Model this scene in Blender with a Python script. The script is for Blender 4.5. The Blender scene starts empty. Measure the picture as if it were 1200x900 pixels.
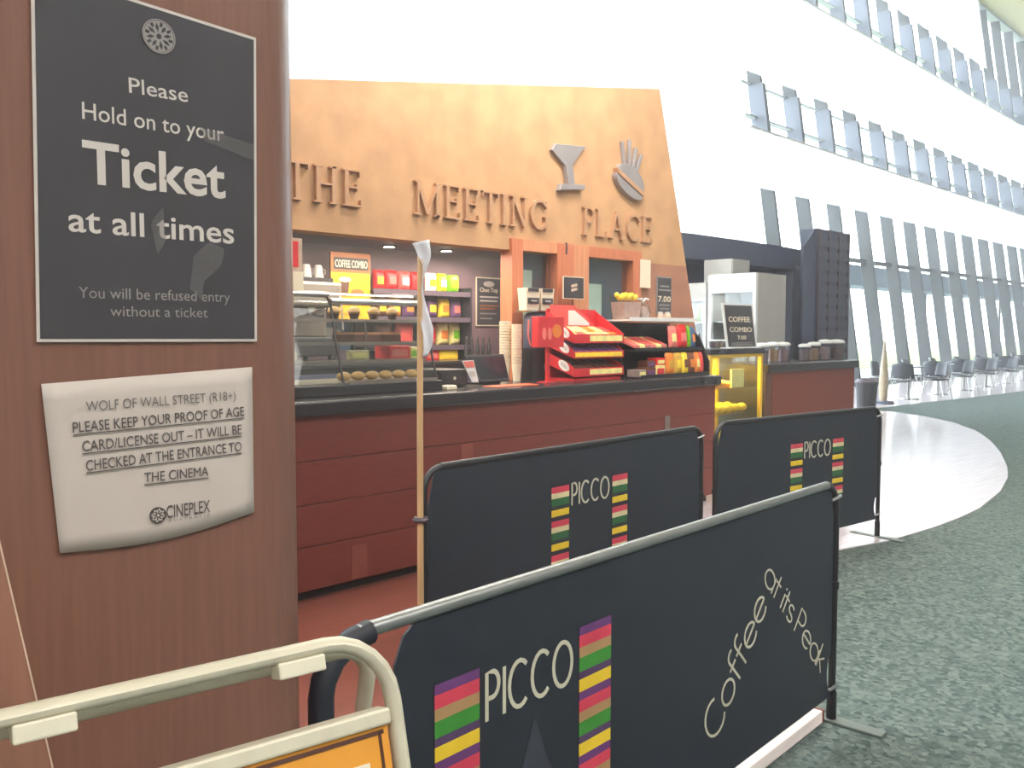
import bpy, bmesh, math, random
from math import sin, cos, pi, radians
from mathutils import Vector, Matrix
random.seed(7)
SC = bpy.context.scene
COL = SC.collection
# ------------------------------------------------------------------ camera, world, lights, exposure
F = 1020.0
CAM_Z = 1.5
PITCH = math.atan(60 / F)
HAZE = 0.014
cam = bpy.data.cameras.new('camera'); cam_o = bpy.data.objects.new('camera', cam); COL.objects.link(cam_o)
cam.sensor_width = 36.0; cam.lens = 36.0 * F / 1200; cam.clip_end = 400; cam.clip_start = 0.05
cam_o.location = (0, 0, CAM_Z); cam_o.rotation_euler = (pi / 2 - PITCH, 0, -pi / 4)
SC.camera = cam_o
SC.view_settings.view_transform = 'Standard'; SC.view_settings.look = 'None'
SC.view_settings.gamma = 1; SC.view_settings.use_curve_mapping = False
SC.view_settings.exposure = 0.35
SC.cycles.use_denoising = True
SC.cycles.max_bounces = 8; SC.cycles.transparent_max_bounces = 24
SC.cycles.sample_clamp_indirect = 6
SC.cycles.caustics_reflective = False; SC.cycles.caustics_refractive = False

W = bpy.data.worlds.new('sky'); SC.world = W; W.use_nodes = True
bg = W.node_tree.nodes['Background']; bg.inputs[0].default_value = (0.87, 0.94, 1.0, 1); bg.inputs[1].default_value = 11.0

def area(name, loc, target, sx, sy, power, color=(1, 1, 1)):
    l = bpy.data.lights.new(name, 'AREA'); l.shape = 'RECTANGLE'; l.size = sx; l.size_y = sy
    l.energy = power; l.color = color
    o = bpy.data.objects.new(name, l); COL.objects.link(o); o.location = loc
    o.rotation_euler = (Vector(target) - Vector(loc)).to_track_quat('-Z', 'Y').to_euler()
    return o
area('foyer_fill', (-2, -5, 8), (3, 2, 0.5), 7, 4, 620, (1.0, 0.95, 0.9))  # unseen fill lamps added behind the camera to brighten the near faces
area('foyer_fill', (7, -5, 9), (8, 4, 0.5), 7, 4, 420, (1.0, 0.96, 0.92))
area('kiosk_glare_fill', (4.0, 4.1, 4.9), (4.4, 4.95, 2.9), 5.5, 0.3, 230, (1.0, 0.93, 0.86))  # unseen lamp added to whiten the fascia top like glare
area('kiosk_ceiling_light', (3.3, 5.25, 2.14), (3.3, 5.3, 0), 2.9, 0.5, 62, (1.0, 0.88, 0.7))
area('kiosk_ceiling_light', (5.1, 5.4, 2.14), (5.0, 5.5, 0), 0.7, 0.35, 16, (1.0, 0.85, 0.72))

# ------------------------------------------------------------------ measuring helpers
RT = Vector((1, -1, 0)) / math.sqrt(2)
FH = Vector((1, 1, 0)) / math.sqrt(2)
FW = FH * cos(PITCH) - Vector((0, 0, 1)) * sin(PITCH)
UP = FH * sin(PITCH) + Vector((0, 0, 1)) * cos(PITCH)
EYE = Vector((0, 0, CAM_Z))
def ray(px, py): return RT * (px - 600) + UP * (450 - py) + FW * F
def onY(px, py, Y): d = ray(px, py); return EYE + d * (Y / d.y)
def onX(px, py, X): d = ray(px, py); return EYE + d * (X / d.x)
def onZ(px, py, Z): d = ray(px, py); return EYE + d * ((Z - CAM_Z) / d.z)
def onP(px, py, O, n): d = ray(px, py); return EYE + d * ((Vector(O) - EYE).dot(n) / d.dot(n))
def XatY(px, Y, py=390): return onY(px, py, Y).x

# ------------------------------------------------------------------ materials
def srgb(r, g, b):
    f = lambda c: (c / 255 / 12.92) if c <= 10 else ((c / 255 + 0.055) / 1.055) ** 2.4
    return (f(r), f(g), f(b), 1)
MATS = {}
def mat(name, rgb, rough=0.5, metal=0.0, var=0.12, scale=8.0, stretch=(1, 1, 1), bump=0.0, emit=0.0, spec=0.5, coords='Object'):
    if name in MATS: return MATS[name]
    m = bpy.data.materials.new(name); m.use_nodes = True; nt = m.node_tree; N = nt.nodes; L = nt.links
    b = N['Principled BSDF']; c = srgb(*rgb)
    tc = N.new('ShaderNodeTexCoord'); mp = N.new('ShaderNodeMapping'); mp.inputs['Scale'].default_value = stretch
    nz = N.new('ShaderNodeTexNoise'); nz.inputs['Scale'].default_value = scale; nz.inputs['Detail'].default_value = 4
    L.new(tc.outputs[coords], mp.inputs[0]); L.new(mp.outputs[0], nz.inputs['Vector'])
    cr = N.new('ShaderNodeValToRGB')
    cr.color_ramp.elements[0].position = 0.3; cr.color_ramp.elements[1].position = 0.7
    cr.color_ramp.elements[0].color = tuple(x * (1 - var) for x in c[:3]) + (1,)
    cr.color_ramp.elements[1].color = tuple(min(1, x * (1 + var)) for x in c[:3]) + (1,)
    L.new(nz.outputs['Fac'], cr.inputs[0]); L.new(cr.outputs[0], b.inputs['Base Color'])
    b.inputs['Roughness'].default_value = rough; b.inputs['Metallic'].default_value = metal
    b.inputs['Specular IOR Level'].default_value = spec
    if bump:
        bp = N.new('ShaderNodeBump'); bp.inputs['Strength'].default_value = bump; bp.inputs['Distance'].default_value = 0.01
        L.new(nz.outputs['Fac'], bp.inputs['Height']); L.new(bp.outputs[0], b.inputs['Normal'])
    if emit:
        L.new(cr.outputs[0], b.inputs['Emission Color']); b.inputs['Emission Strength'].default_value = emit
    MATS[name] = m; return m

def glass(name, tint=(0.95, 0.98, 0.98), refl=0.1, opac=0.0, rough=0.02):
    if name in MATS: return MATS[name]
    m = bpy.data.materials.new(name); m.use_nodes = True; nt = m.node_tree; N = nt.nodes; L = nt.links
    N.remove(N['Principled BSDF']); out = N['Material Output']
    t = N.new('ShaderNodeBsdfTransparent'); t.inputs[0].default_value = tint + (1,)
    g = N.new('ShaderNodeBsdfGlossy'); g.inputs['Roughness'].default_value = rough
    lw = N.new('ShaderNodeLayerWeight'); lw.inputs[0].default_value = 0.5
    pw = N.new('ShaderNodeMath'); pw.operation = 'POWER'; pw.inputs[1].default_value = 4; L.new(lw.outputs['Facing'], pw.inputs[0])
    mu = N.new('ShaderNodeMath'); mu.operation = 'MULTIPLY_ADD'; mu.inputs[1].default_value = 0.7; mu.inputs[2].default_value = refl * 0.4
    mu.use_clamp = True
    mx = N.new('ShaderNodeMixShader'); L.new(pw.outputs[0], mu.inputs[0]); L.new(mu.outputs[0], mx.inputs[0])
    L.new(t.outputs[0], mx.inputs[1]); L.new(g.outputs[0], mx.inputs[2])
    L.new(mx.outputs[0], out.inputs[0]); MATS[name] = m; return m

def sheer(name, rgb, solid):
    if name in MATS: return MATS[name]
    m = bpy.data.materials.new(name); m.use_nodes = True; nt = m.node_tree; N = nt.nodes; L = nt.links
    N.remove(N['Principled BSDF']); out = N['Material Output']; c = srgb(*rgb)
    nz = N.new('ShaderNodeTexNoise'); nz.inputs['Scale'].default_value = 3
    cr = N.new('ShaderNodeValToRGB'); cr.color_ramp.elements[0].color = tuple(x * 0.95 for x in c[:3]) + (1,); cr.color_ramp.elements[1].color = c
    L.new(nz.outputs['Fac'], cr.inputs[0])
    t = N.new('ShaderNodeBsdfTransparent')
    tl = N.new('ShaderNodeBsdfTranslucent'); df = N.new('ShaderNodeBsdfDiffuse')
    L.new(cr.outputs[0], tl.inputs[0]); L.new(cr.outputs[0], df.inputs[0])
    a = N.new('ShaderNodeMixShader'); a.inputs[0].default_value = 0.25; L.new(tl.outputs[0], a.inputs[1]); L.new(df.outputs[0], a.inputs[2])
    b = N.new('ShaderNodeMixShader'); b.inputs[0].default_value = solid; L.new(t.outputs[0], b.inputs[1]); L.new(a.outputs[0], b.inputs[2])
    L.new(b.outputs[0], out.inputs[0]); MATS[name] = m; return m

def wood(name, rgb, rough=0.4, var=0.16, axis=2, fine=60, spec=0.5):
    st = [1, 1, 1]; st[axis] = 0.045
    return mat(name, rgb, rough, 0, var, fine, tuple(st), 0.05, spec=spec)

# ------------------------------------------------------------------ mesh builder
class MB:
    def __init__(s): s.bm = bmesh.new()
    def face(s, pts):
        vs = [s.bm.verts.new(p) for p in pts]
        return s.bm.faces.new(vs)
    def box(s, x0, x1, y0, y1, z0, z1, M=None):
        c = [(x, y, z) for x in (x0, x1) for y in (y0, y1) for z in (z0, z1)]
        if M is not None: c = [M @ Vector(p) for p in c]
        v = [s.bm.verts.new(p) for p in c]
        for f in ((0, 1, 3, 2), (4, 6, 7, 5), (0, 4, 5, 1), (2, 3, 7, 6), (0, 2, 6, 4), (1, 5, 7, 3)):
            s.bm.faces.new([v[i] for i in f])
        return s
    def loft(s, rings, cap=True, closed_ring=True):
        R = [[s.bm.verts.new(p) for p in r] for r in rings]
        n = len(R[0])
        for a, b in zip(R, R[1:]):
            for i in range(n if closed_ring else n - 1):
                j = (i + 1) % n
                try: s.bm.faces.new((a[i], a[j], b[j], b[i]))
                except ValueError: pass
        if cap:
            try: s.bm.faces.new(R[0][::-1]); s.bm.faces.new(R[-1])
            except ValueError: pass
        return s
    def tube(s, pts, r, seg=12, closed=False, ry=None):
        pts = [Vector(p) for p in pts]; n = len(pts); rings = []
        prev = None
        for i, p in enumerate(pts):
            a = pts[(i - 1) % n] if (closed or i > 0) else p
            b = pts[(i + 1) % n] if (closed or i < n - 1) else p
            t = (b - a).normalized()
            if prev is None:
                q = Vector((0, 0, 1)) if abs(t.z) < 0.9 else Vector((0, 1, 0))
                u = t.cross(q).normalized()
            else:
                u = (prev - t * prev.dot(t)).normalized()
            prev = u; w = t.cross(u)
            rr = r[i] if isinstance(r, (list, tuple)) else r
            rings.append([p + u * cos(2 * pi * k / seg) * rr + w * sin(2 * pi * k / seg) * (ry or rr) for k in range(seg)])
        if closed: rings.append(rings[0]); return s.loft(rings, cap=False)
        return s.loft(rings)
    def cyl(s, p0, p1, r0, r1=None, seg=16):
        return s.tube([p0, p1], [r0, r1 if r1 is not None else r0], seg)
    def lathe(s, c, prof, seg=20):
        c = Vector(c)
        return s.loft([[c + Vector((r * cos(2 * pi * k / seg), r * sin(2 * pi * k / seg), z)) for k in range(seg)] for r, z in prof])
    def ell(s, c, rx, ry, rz, seg=12, rings=8):
        c = Vector(c); R = []
        for i in range(rings + 1):
            t = pi * i / rings; q = max(sin(t), 0.02)
            R.append([c + Vector((rx * q * cos(2 * pi * k / seg), ry * q * sin(2 * pi * k / seg), -rz * cos(t))) for k in range(seg)])
        return s.loft(R)
    def prism(s, pts, O, r, u, n, t0, t1):
        O, r, u, n = map(Vector, (O, r, u, n))
        A = [O + r * p[0] + u * p[1] + n * t0 for p in pts]; B = [O + r * p[0] + u * p[1] + n * t1 for p in pts]
        return s.loft([A, B])
    def grid(s, fn, nu, nv):
        V = [[s.bm.verts.new(fn(i / nu, j / nv)) for j in range(nv + 1)] for i in range(nu + 1)]
        for i in range(nu):
            for j in range(nv):
                s.bm.faces.new((V[i][j], V[i + 1][j], V[i + 1][j + 1], V[i][j + 1]))
        return s
    def merge(s, me, M):
        vs = [s.bm.verts.new(M @ v.co) for v in me.vertices]
        for p in me.polygons:
            try: s.bm.faces.new([vs[i] for i in p.vertices])
            except ValueError: pass
        return s
    def build(s, name, m, parent=None, label=None, smooth=False, bevel=0.0, normals=True):
        if normals: bmesh.ops.recalc_face_normals(s.bm, faces=s.bm.faces[:])
        me = bpy.data.meshes.new(name); s.bm.to_mesh(me); s.bm.free()
        o = bpy.data.objects.new(name, me); COL.objects.link(o)
        if m is not None: me.materials.append(m)
        if parent is not None: o.parent = parent
        if label: o['label'] = label
        if smooth:
            for p in me.polygons: p.use_smooth = True
            me.set_sharp_from_angle(angle=radians(40))
        if bevel:
            b = o.modifiers.new('bevel', 'BEVEL'); b.width = bevel; b.segments = 2; b.limit_method = 'ANGLE'
        return o

def rrect(x0, x1, y0, y1, r, seg=6):
    out = []
    for cx, cy, a0 in ((x1 - r, y1 - r, 0), (x0 + r, y1 - r, 90), (x0 + r, y0 + r, 180), (x1 - r, y0 + r, 270)):
        for k in range(seg + 1):
            a = radians(a0 + 90 * k / seg); out.append((cx + r * cos(a), cy + r * sin(a)))
    return out
def ellipse(cx, cy, rx, ry, n=24): return [(cx + rx * cos(2 * pi * k / n), cy + ry * sin(2 * pi * k / n)) for k in range(n)]
def thing(name, label, cat, loc=(0, 0, 0), rz=0.0, group=None):
    o = bpy.data.objects.new(name, None); COL.objects.link(o); o.location = loc; o.rotation_euler = (0, 0, rz)
    o.empty_display_size = 0.1
    o['label'] = label; o['category'] = cat
    if group: o['group'] = group
    return o
def tag(o, label, cat, group=None):
    o['label'] = label; o['category'] = cat
    if group: o['group'] = group
    return o
def struct(o): o['kind'] = 'structure'; return o
def copy_tree(o, parent=None):
    c = o.copy(); COL.objects.link(c); c.parent = parent
    for ch in list(o.children): copy_tree(ch, c)
    return c

# ------------------------------------------------------------------ lettering
TXT = {}
def text_me(s, bold=0.0):
    k = (s, bold)
    if k in TXT: return TXT[k]
    cu = bpy.data.curves.new('t', 'FONT'); cu.body = s; cu.size = 1; cu.offset = bold; cu.resolution_u = 3
    o = bpy.data.objects.new('t', cu); COL.objects.link(o)
    bpy.context.view_layer.update()
    me = bpy.data.meshes.new_from_object(o.evaluated_get(bpy.context.evaluated_depsgraph_get()))
    bpy.data.objects.remove(o); bpy.data.curves.remove(cu)
    xs = [v.co.x for v in me.vertices]
    TXT[k] = (me, min(xs), max(xs)); return TXT[k]
CAP = 0.70
def put_text(mb, s, O, right, up, n, width, cap, bold=0.0, off=0.001, shear=0.0):
    """text with its baseline left end at O, given width and cap height"""
    me, a, b = text_me(s, 0.0 if 'M' in s else bold); O, right, up, n = map(Vector, (O, right, up, n))
    sx = width / (b - a); sy = cap / CAP
    M = Matrix.Identity(4)
    for i in range(3):
        M[i][0] = right[i] * sx; M[i][1] = up[i] * sy + right[i] * shear * sy; M[i][2] = n[i]; M[i][3] = O[i] + n[i] * off - right[i] * sx * a
    mb.merge(me, M)
    if 'M' in s and bold > 0:  # a second pass a hair to the side thickens the strokes
        M2 = M.copy()
        for i in range(3): M2[i][3] += right[i] * abs(bold) * 2 * sx + n[i] * .0001
        mb.merge(me, M2)
    return mb
def text_px(mb, s, Lp, Rp, cap_px, pt, n, bold=0.0, off=0.001):
    """baseline ends and cap height read off the photograph, on the surface pt(px, py)"""
    A = pt(*Lp); B = pt(*Rp); C = pt(Lp[0], Lp[1] - cap_px)
    r = (B - A); w = r.length; r.normalize(); n = Vector(n)
    u = n.cross(r).normalized()
    if u.z < 0: u = -u
    put_text(mb, s, A, r, u, n, w, (C - A).dot(u), bold, off); return A, r, u, w

def arc(cx, cy, rx, ry, a0, a1, n=14): return [(cx + rx * cos(radians(a0 + (a1 - a0) * k / n)), cy + ry * sin(radians(a0 + (a1 - a0) * k / n))) for k in range(n + 1)]
GL = {  # thin monoline letters: strokes, width
 'P': ([[(0, 0), (0, 1), (.22, 1)] + arc(.22, .73, .24, .27, 90, -90)[1:] + [(0, .46)]], .48),
 'I': ([[(0, 0), (0, 1)]], .0),
 'C': ([arc(.42, .5, .42, .5, 48, 312)], .74),
 'O': ([arc(.42, .5, .42, .5, 0, 360, 24)], .84),
 'o': ([arc(.3, .32, .3, .32, 0, 360, 20)], .6),
 'e': ([[(.03, .34), (.59, .34)] + arc(.31, .32, .3, .32, 8, 315)], .62),
 'f': ([[(.13, 0), (.13, .8)] + arc(.31, .8, .18, .2, 180, 60, 6), [(0, .6), (.34, .6)]], .34),
 't': ([[(.13, 0), (.13, .9)], [(0, .6), (.3, .6)]], .3),
 'a': ([arc(.3, .32, .3, .32, 0, 360, 20), [(.6, 0), (.6, .64)]], .6),
 'i': ([[(0, 0), (0, .6)], [(0, .78), (0, .86)]], .0),
 's': ([arc(.19, .47, .17, .16, 40, 270, 8) + arc(.19, .16, .19, .15, 90, -140, 8)], .38),
 'k': ([[(0, 0), (0, 1)], [(.38, .62), (0, .27)], [(.1, .36), (.42, 0)]], .42),
}
def ribbon(mb, pts, w, O, r, u, n, t0, t1):
    P = [Vector((p[0], p[1])) for p in pts]; L = []; R = []
    for i, p in enumerate(P):
        a = P[i - 1] if i else p; b = P[i + 1] if i < len(P) - 1 else p
        if (P[0] - P[-1]).length < 1e-5 and (i == 0 or i == len(P) - 1): a, b = P[-2], P[1]
        d = (b - a).normalized(); q = Vector((-d.y, d.x)) * w / 2
        L.append(p + q); R.append(p - q)
    O, r, u, n = map(Vector, (O, r, u, n))
    f = lambda p, t: O + r * p.x + u * p.y + n * t
    mb.loft([[f(L[i], t0), f(R[i], t0), f(R[i], t1), f(L[i], t1)] for i in range(len(P))])
def glyph(mb, ch, O, r, u, n, sx, sy, w, t1=0.0012):
    for st in GL[ch][0]: ribbon(mb, [(p[0] * sx, p[1] * sy) for p in st], w, O, r, u, n, -0.0002, t1)

# serif capitals, unit cap height: list of polygons
def bar(x0, y0, x1, y1, w):
    d = Vector((x1 - x0, y1 - y0)).normalized(); q = Vector((-d.y, d.x)) * w / 2
    return [(x0 + q.x, y0 + q.y), (x0 - q.x, y0 - q.y), (x1 - q.x, y1 - q.y), (x1 + q.x, y1 + q.y)]
def band(pts, w):
    out = []
    for a, b in zip(pts, pts[1:]): out.append(bar(*a, *b, w))
    return out
def sf(x, y, w=.26): return bar(x - w / 2, y, x + w / 2, y, .05)
SER = {
 'T': ([bar(.35, 0, .35, 1, .13), bar(0, .97, .7, .97, .06), bar(.02, .82, .02, 1, .04), bar(.68, .82, .68, 1, .04), sf(.35, .025)], .7),
 'H': ([bar(.15, 0, .15, 1, .13), bar(.65, 0, .65, 1, .13), bar(.15, .52, .65, .52, .06), sf(.15, .025), sf(.15, .975), sf(.65, .025), sf(.65, .975)], .8),
 'E': ([bar(.13, 0, .13, 1, .13), bar(0, .975, .58, .975, .05), bar(0, .025, .62, .025, .05), bar(.13, .52, .48, .52, .05), bar(.57, .82, .57, 1, .04), bar(.61, 0, .61, .2, .04), bar(.48, .42, .48, .62, .04)], .65),
 'M': ([bar(.15, 0, .15, 1, .07), bar(.9, 0, .9, 1, .13), bar(.15, .97, .52, .05, .13), bar(.9, .97, .52, .05, .06), sf(.15, .025), sf(.13, .975, .2), sf(.9, .025), sf(.92, .975, .2)], 1.05),
 'I': ([bar(.13, 0, .13, 1, .13), sf(.13, .025), sf(.13, .975)], .26),
 'N': ([bar(.14, 0, .14, 1, .06), bar(.68, 0, .68, 1, .06), bar(.14, .97, .68, .03, .13), sf(.14, .025), sf(.12, .975, .22), sf(.68, .975)], .82),
 'G': (band(arc(.46, .5, .4, .46, 40, 330, 20), .11) + [bar(.78, .05, .78, .42, .12), sf(.78, .43), bar(.78, .7, .78, .95, .04)], .92),
 'P': ([bar(.13, 0, .13, 1, .13), sf(.13, .025)] + band([(.0, .965), (.35, .965)] + arc(.35, .72, .2, .245, 90, -90, 10) + [(.13, .475)], .07), .6),
 'L': ([bar(.13, 0, .13, 1, .13), sf(.13, .975), bar(0, .025, .6, .025, .05), bar(.59, 0, .59, .22, .04)], .62),
 'A': ([bar(.1, 0, .42, 1, .06), bar(.76, 0, .42, 1, .13), bar(.2, .34, .66, .34, .05), sf(.1, .025), sf(.76, .025)], .88),
 'C': (band(arc(.46, .5, .4, .46, 40, 318, 20), .11) + [bar(.77, .68, .77, .95, .04)], .82),
}
# ================================================================== SETTING
X_, Y_, Z_ = Vector((1, 0, 0)), Vector((0, 1, 0)), Vector((0, 0, 1)); NF = Vector((0, -1, 0))
M_carpet = mat('carpet_teal', (84, 102, 104), 0.95, 0, 0.5, 55, (1, 1, 1), 0.6, spec=0.1)
# carpet: two noise octaves blended so the pile reads as flecks
def carpet_detail():
    nt = M_carpet.node_tree; N = nt.nodes; L = nt.links; b = N['Principled BSDF']
    src = b.inputs['Base Color'].links[0].from_socket
    tc = [n for n in N if n.type == 'TEX_COORD'][0]
    v = N.new('ShaderNodeTexVoronoi'); v.inputs['Scale'].default_value = 42
    L.new(tc.outputs['Object'], v.inputs['Vector'])
    cr = N.new('ShaderNodeValToRGB'); e = cr.color_ramp.elements
    e[0].color = srgb(46, 62, 64); e[1].color = srgb(150, 160, 152)
    L.new(v.outputs['Color'], cr.inputs[0])
    mx = N.new('ShaderNodeMixRGB'); mx.inputs[0].default_value = 0.62
    L.new(src, mx.inputs[1]); L.new(cr.outputs[0], mx.inputs[2]); L.new(mx.outputs[0], b.inputs['Base Color'])
carpet_detail()
M_timber = mat('timber_floor_polished', (206, 194, 200), 0.2, 0, 0.12, 6, (0.3, 6, 1), 0.0, spec=1.0)
M_redfloor = mat('timber_floor_red', (128, 72, 62), 0.35, 0, 0.15, 6, (0.3, 6, 1), 0.0)
M_ceiling = mat('ceiling_cream', (248, 234, 196), 0.9, var=0.03)
M_plaster = mat('plaster_pale', (190, 184, 176), 0.9, var=0.05)
M_column = wood('column_veneer', (123, 86, 73), 0.33, .08, 2, 140)
M_column2 = wood('column_veneer_tan', (146, 106, 90), 0.35)
M_orange = mat('kiosk_plaster_orange', (190, 147, 106), 0.8, 0, 0.12, 5, bump=0.05)
M_fin = mat('mullion_grey', (42, 48, 48), 0.5, 0, 0.08, 3)
M_dark = mat('dark_bluish_panel', (78, 82, 104), 0.55, 0, 0.1, 4)
M_splice = mat('splice_grey', (104, 110, 124), .5, var=.06)
M_rail = mat('blind_rail_white', (236, 238, 240), .5)
M_trimf = mat('transom_grey', (206, 212, 218), .5, var=.05)
M_purple = mat('kiosk_inner_wall', (132, 108, 116), 0.6, 0, 0.06, 4)
M_soffit = mat('kiosk_soffit', (88, 76, 86), 0.35, 0, 0.06, 4)
M_pglass = glass('facade_glass', (0.97, 0.99, 1.0), 0.06)

o = struct(MB().box(-9, 60, -9, 10.3, -0.3, 0).build('floor', M_carpet))
arcp = [(-3.0, 2.0), (2.6, 2.0), (2.95, 2.02), (4.4, 2.78), (5.2, 2.72), (5.86, 2.58), (6.32, 2.46), (6.99, 2.39), (7.5, 2.37), (8.03, 2.38), (9.03, 2.5),
        (9.9, 2.68), (10.7, 2.9), (11.95, 3.32), (13.2, 3.8), (14.4, 4.35), (15.5, 5.05), (16.2, 5.75), (16.7, 6.5), (16.9, 7.2), (16.9, 10.2), (-3, 10.2)]
struct(MB().prism(arcp, (0, 0, 0), X_, Y_, Z_, 0.0, 0.006).build('floor_timber', M_timber))
struct(MB().prism([(-3.0, 2.05), (2.9, 2.05), (4.4, 2.82), (4.9, 4.2), (4.9, 4.9), (-3, 4.9)], (0, 0, 0), X_, Y_, Z_, 0.0061, 0.009).build('floor_counter_strip', M_redfloor))
struct(MB().prism([(16.95, 7.1), (19, 6.95), (24.5, 6.5), (34, 6.2), (58, 6.0), (58, 10.25), (16.95, 10.25)], (0, 0, 0), X_, Y_, Z_, 0.0, 0.006).build('floor_edge', M_timber))
struct(MB().box(-8.95, 59.95, -8.95, 12.45, 14.8, 15.1).build('ceiling', M_ceiling))
struct(MB().box(-9.3, -9, -9, 12.6, 0, 14.8).build('wall_left', M_plaster))
struct(MB().box(-9, 60, -9.3, -9, 0, 14.8).build('wall_back', M_plaster))
struct(MB().box(60, 60.3, -9, 12.6, 0, 14.8).build('wall_right', M_plaster))

# glazed facade leaning outward
def Yf(z): return 10.3 + 0.146 * z
FX0, FX1 = -9, 60
for i, (z0, z1) in enumerate(((0.0, 3.5), (3.5, 7.6), (7.6, 11.8), (11.8, 14.8))):
    mb = MB(); mb.loft([[(x, Yf(z0), z0), (x, Yf(z1), z1), (x, Yf(z1) + .012, z1), (x, Yf(z0) + .012, z0)] for x in (FX0, FX1)])
    struct(mb.build('window_%d' % (i + 1), M_pglass))
def slab(mb, x0, x1, z0, z1, ya, yb):
    mb.loft([[(x, Yf(z0) + ya, z0), (x, Yf(z1) + ya, z1), (x, Yf(z1) + yb, z1), (x, Yf(z0) + yb, z0)] for x in (x0, x1)]); return mb
for i, (z, h, d) in enumerate(((0.0, 0.12, .12), (3.5, 0.1, .2), (6.75, 0.05, .2), (7.62, .05, .1), (10.95, 0.05, .2), (14.7, 0.1, .4))):
    struct(slab(MB(), FX0, FX1, z, z + h, -d, -0.01).build('trim_%d' % (i + 1), M_trimf if i > 1 else M_fin))
for k in range(-12, 17):
    x = 25.1 + 1.8 * k
    m = struct(slab(MB(), x - .05, x + .05, 0.02, 14.75, -.37, -.02).build('mullion', M_fin))
    for z0, z1 in ((6.4, 7.6), (10.4, 11.8)):
        slab(MB(), x - .075, x + .075, z0, z1, -.43, -.015).build('splice_cover', M_splice, m)
# added white blinds imitating the window glare between the splice bands
M_sheer = sheer('sheer_white', (250, 250, 252), 0.8)
M_sheer2 = sheer('sheer_white_dense', (252, 252, 252), 0.9)
def blind(label, x0, x1, z0, z1, m, off):
    nu, nv = int((x1 - x0) * 3), 4
    o = MB().grid(lambda u, v: Vector((x0 + (x1 - x0) * u, Yf(z0 + (z1 - z0) * v) + off + 0.015 * sin(u * (x1 - x0) * 7), z0 + (z1 - z0) * v)), nu, nv).build('glare_standin', m, smooth=True)
    slab(MB(), x0, x1, z1, z1 + .05, off - .04, off + .04).build('blind_rail', M_rail, o)
    tag(o, label, 'blind')
blind('added white blind imitating glare across the lower glazing, under the first row of dark blocks', 18.6, 52, 4.9, 6.3, M_sheer, -.52)
blind('added white blind imitating glare between the two rows of dark blocks on the glass facade', 18.6, 52, 7.7, 10.3, M_sheer, -.52)
blind('topmost added white blind imitating glare under the cream ceiling', 18.6, 38, 11.9, 14.6, M_sheer, -.52)
blind('tall dense added white blind imitating glare behind the orange kiosk wall and fridges', -1, 18.4, 3.45, 14.6, M_sheer2, -.52)

# outside the glass
M_pave = mat('paving_pale', (150, 149, 146), 0.9, var=0.05)
M_grass = mat('grass_green', (104, 124, 56), 0.95, var=0.25, scale=3)
M_hill = mat('hill_blue', (150, 168, 184), 1, var=0.06, scale=.2)
struct(MB().box(-20, 120, 10.45, 16, -0.4, -0.06).build('pavement', M_pave))
struct(MB().box(-20, 140, 16, 30, -0.4, -0.04).build('lawn', M_grass))
struct(MB().box(-20, 160, 30, 60, -0.4, -0.05).build('road', M_pave))
cn = thing('walkway_canopy', 'pale blue flat walkway canopy outside beyond the glass facade', 'canopy', (40, 13.6, 0))
MB().box(-24, 40, -.6, .6, 3.15, 3.85).build('canopy_roof', M_hill, cn, bevel=.02)
for i in range(7): MB().cyl((-22 + i * 10, 0, -0.06), (-22 + i * 10, 0, 3.15), .06).build('post', M_fin, cn)
for i, (x, y, h) in enumerate(((28, 22, 1.3), (31.5, 23, 1.7), (36, 22, 1.2), (44, 24, 1.6), (52, 24, 1.5))):
    bsh = MB()
    for j in range(14):
        a = random.uniform(0, 2 * pi); q = random.uniform(0, .9)
        bsh.ell((q * cos(a), q * sin(a), random.uniform(.25, h - .35)), .5, .5, .36, 8, 6)
    o = bsh.build('garden_shrub', M_grass, smooth=True); o.location = (x, y, -.04)
    tag(o, ['low round green shrub outside behind the nearest mullions', 'taller green shrub on the lawn outside, second from the dark tower', 'small green shrub outside, middle of five', 'green shrub outside, fourth along the lawn', 'farthest green shrub outside along the lawn'][i], 'shrub', 'shrubs on the lawn outside')

# ------------------------------------------------------------------ wood-clad column at left
CY = 1.16
r = .12; xr = .748
pts = [(-.75, CY), ] + [(xr - r + r * sin(radians(a)), CY + r - r * cos(radians(a))) for a in range(0, 91, 9)] + [(xr, 1.95), (-.75, 1.95)]
colm = thing('column', 'large brown wood-veneer column at the left with two notices taped on it', 'column', (0, 0, 0)); colm['kind'] = 'structure'
MB().prism(pts, (0, 0, 0), X_, Y_, Z_, 0, 14.8).build('shaft', M_column, colm, smooth=True)
s0, s1 = onY(-30, 515, CY), onY(62, 905, CY)
d = (s1 - s0) / (s1.z - s0.z); top = s0 + d * (2.4 - s0.z); bot = s0 + d * (0.1 - s0.z)
MB().prism([(-.74, 2.4), (-.74, .1), (bot.x, .1), (top.x, 2.4)], (0, CY, 0), X_, Z_, NF, 0, .004).build('veneer_panel', M_column2, colm, label='tan veneer panel with a slanting edge')
MB().prism(bar(bot.x, .1, top.x, 2.4, .002), (0, CY, 0), X_, Z_, NF, 0, .0046).build('edge_strip', mat('edge_cream', (205, 180, 160), .4), colm, label='thin pale edging strip')

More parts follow.
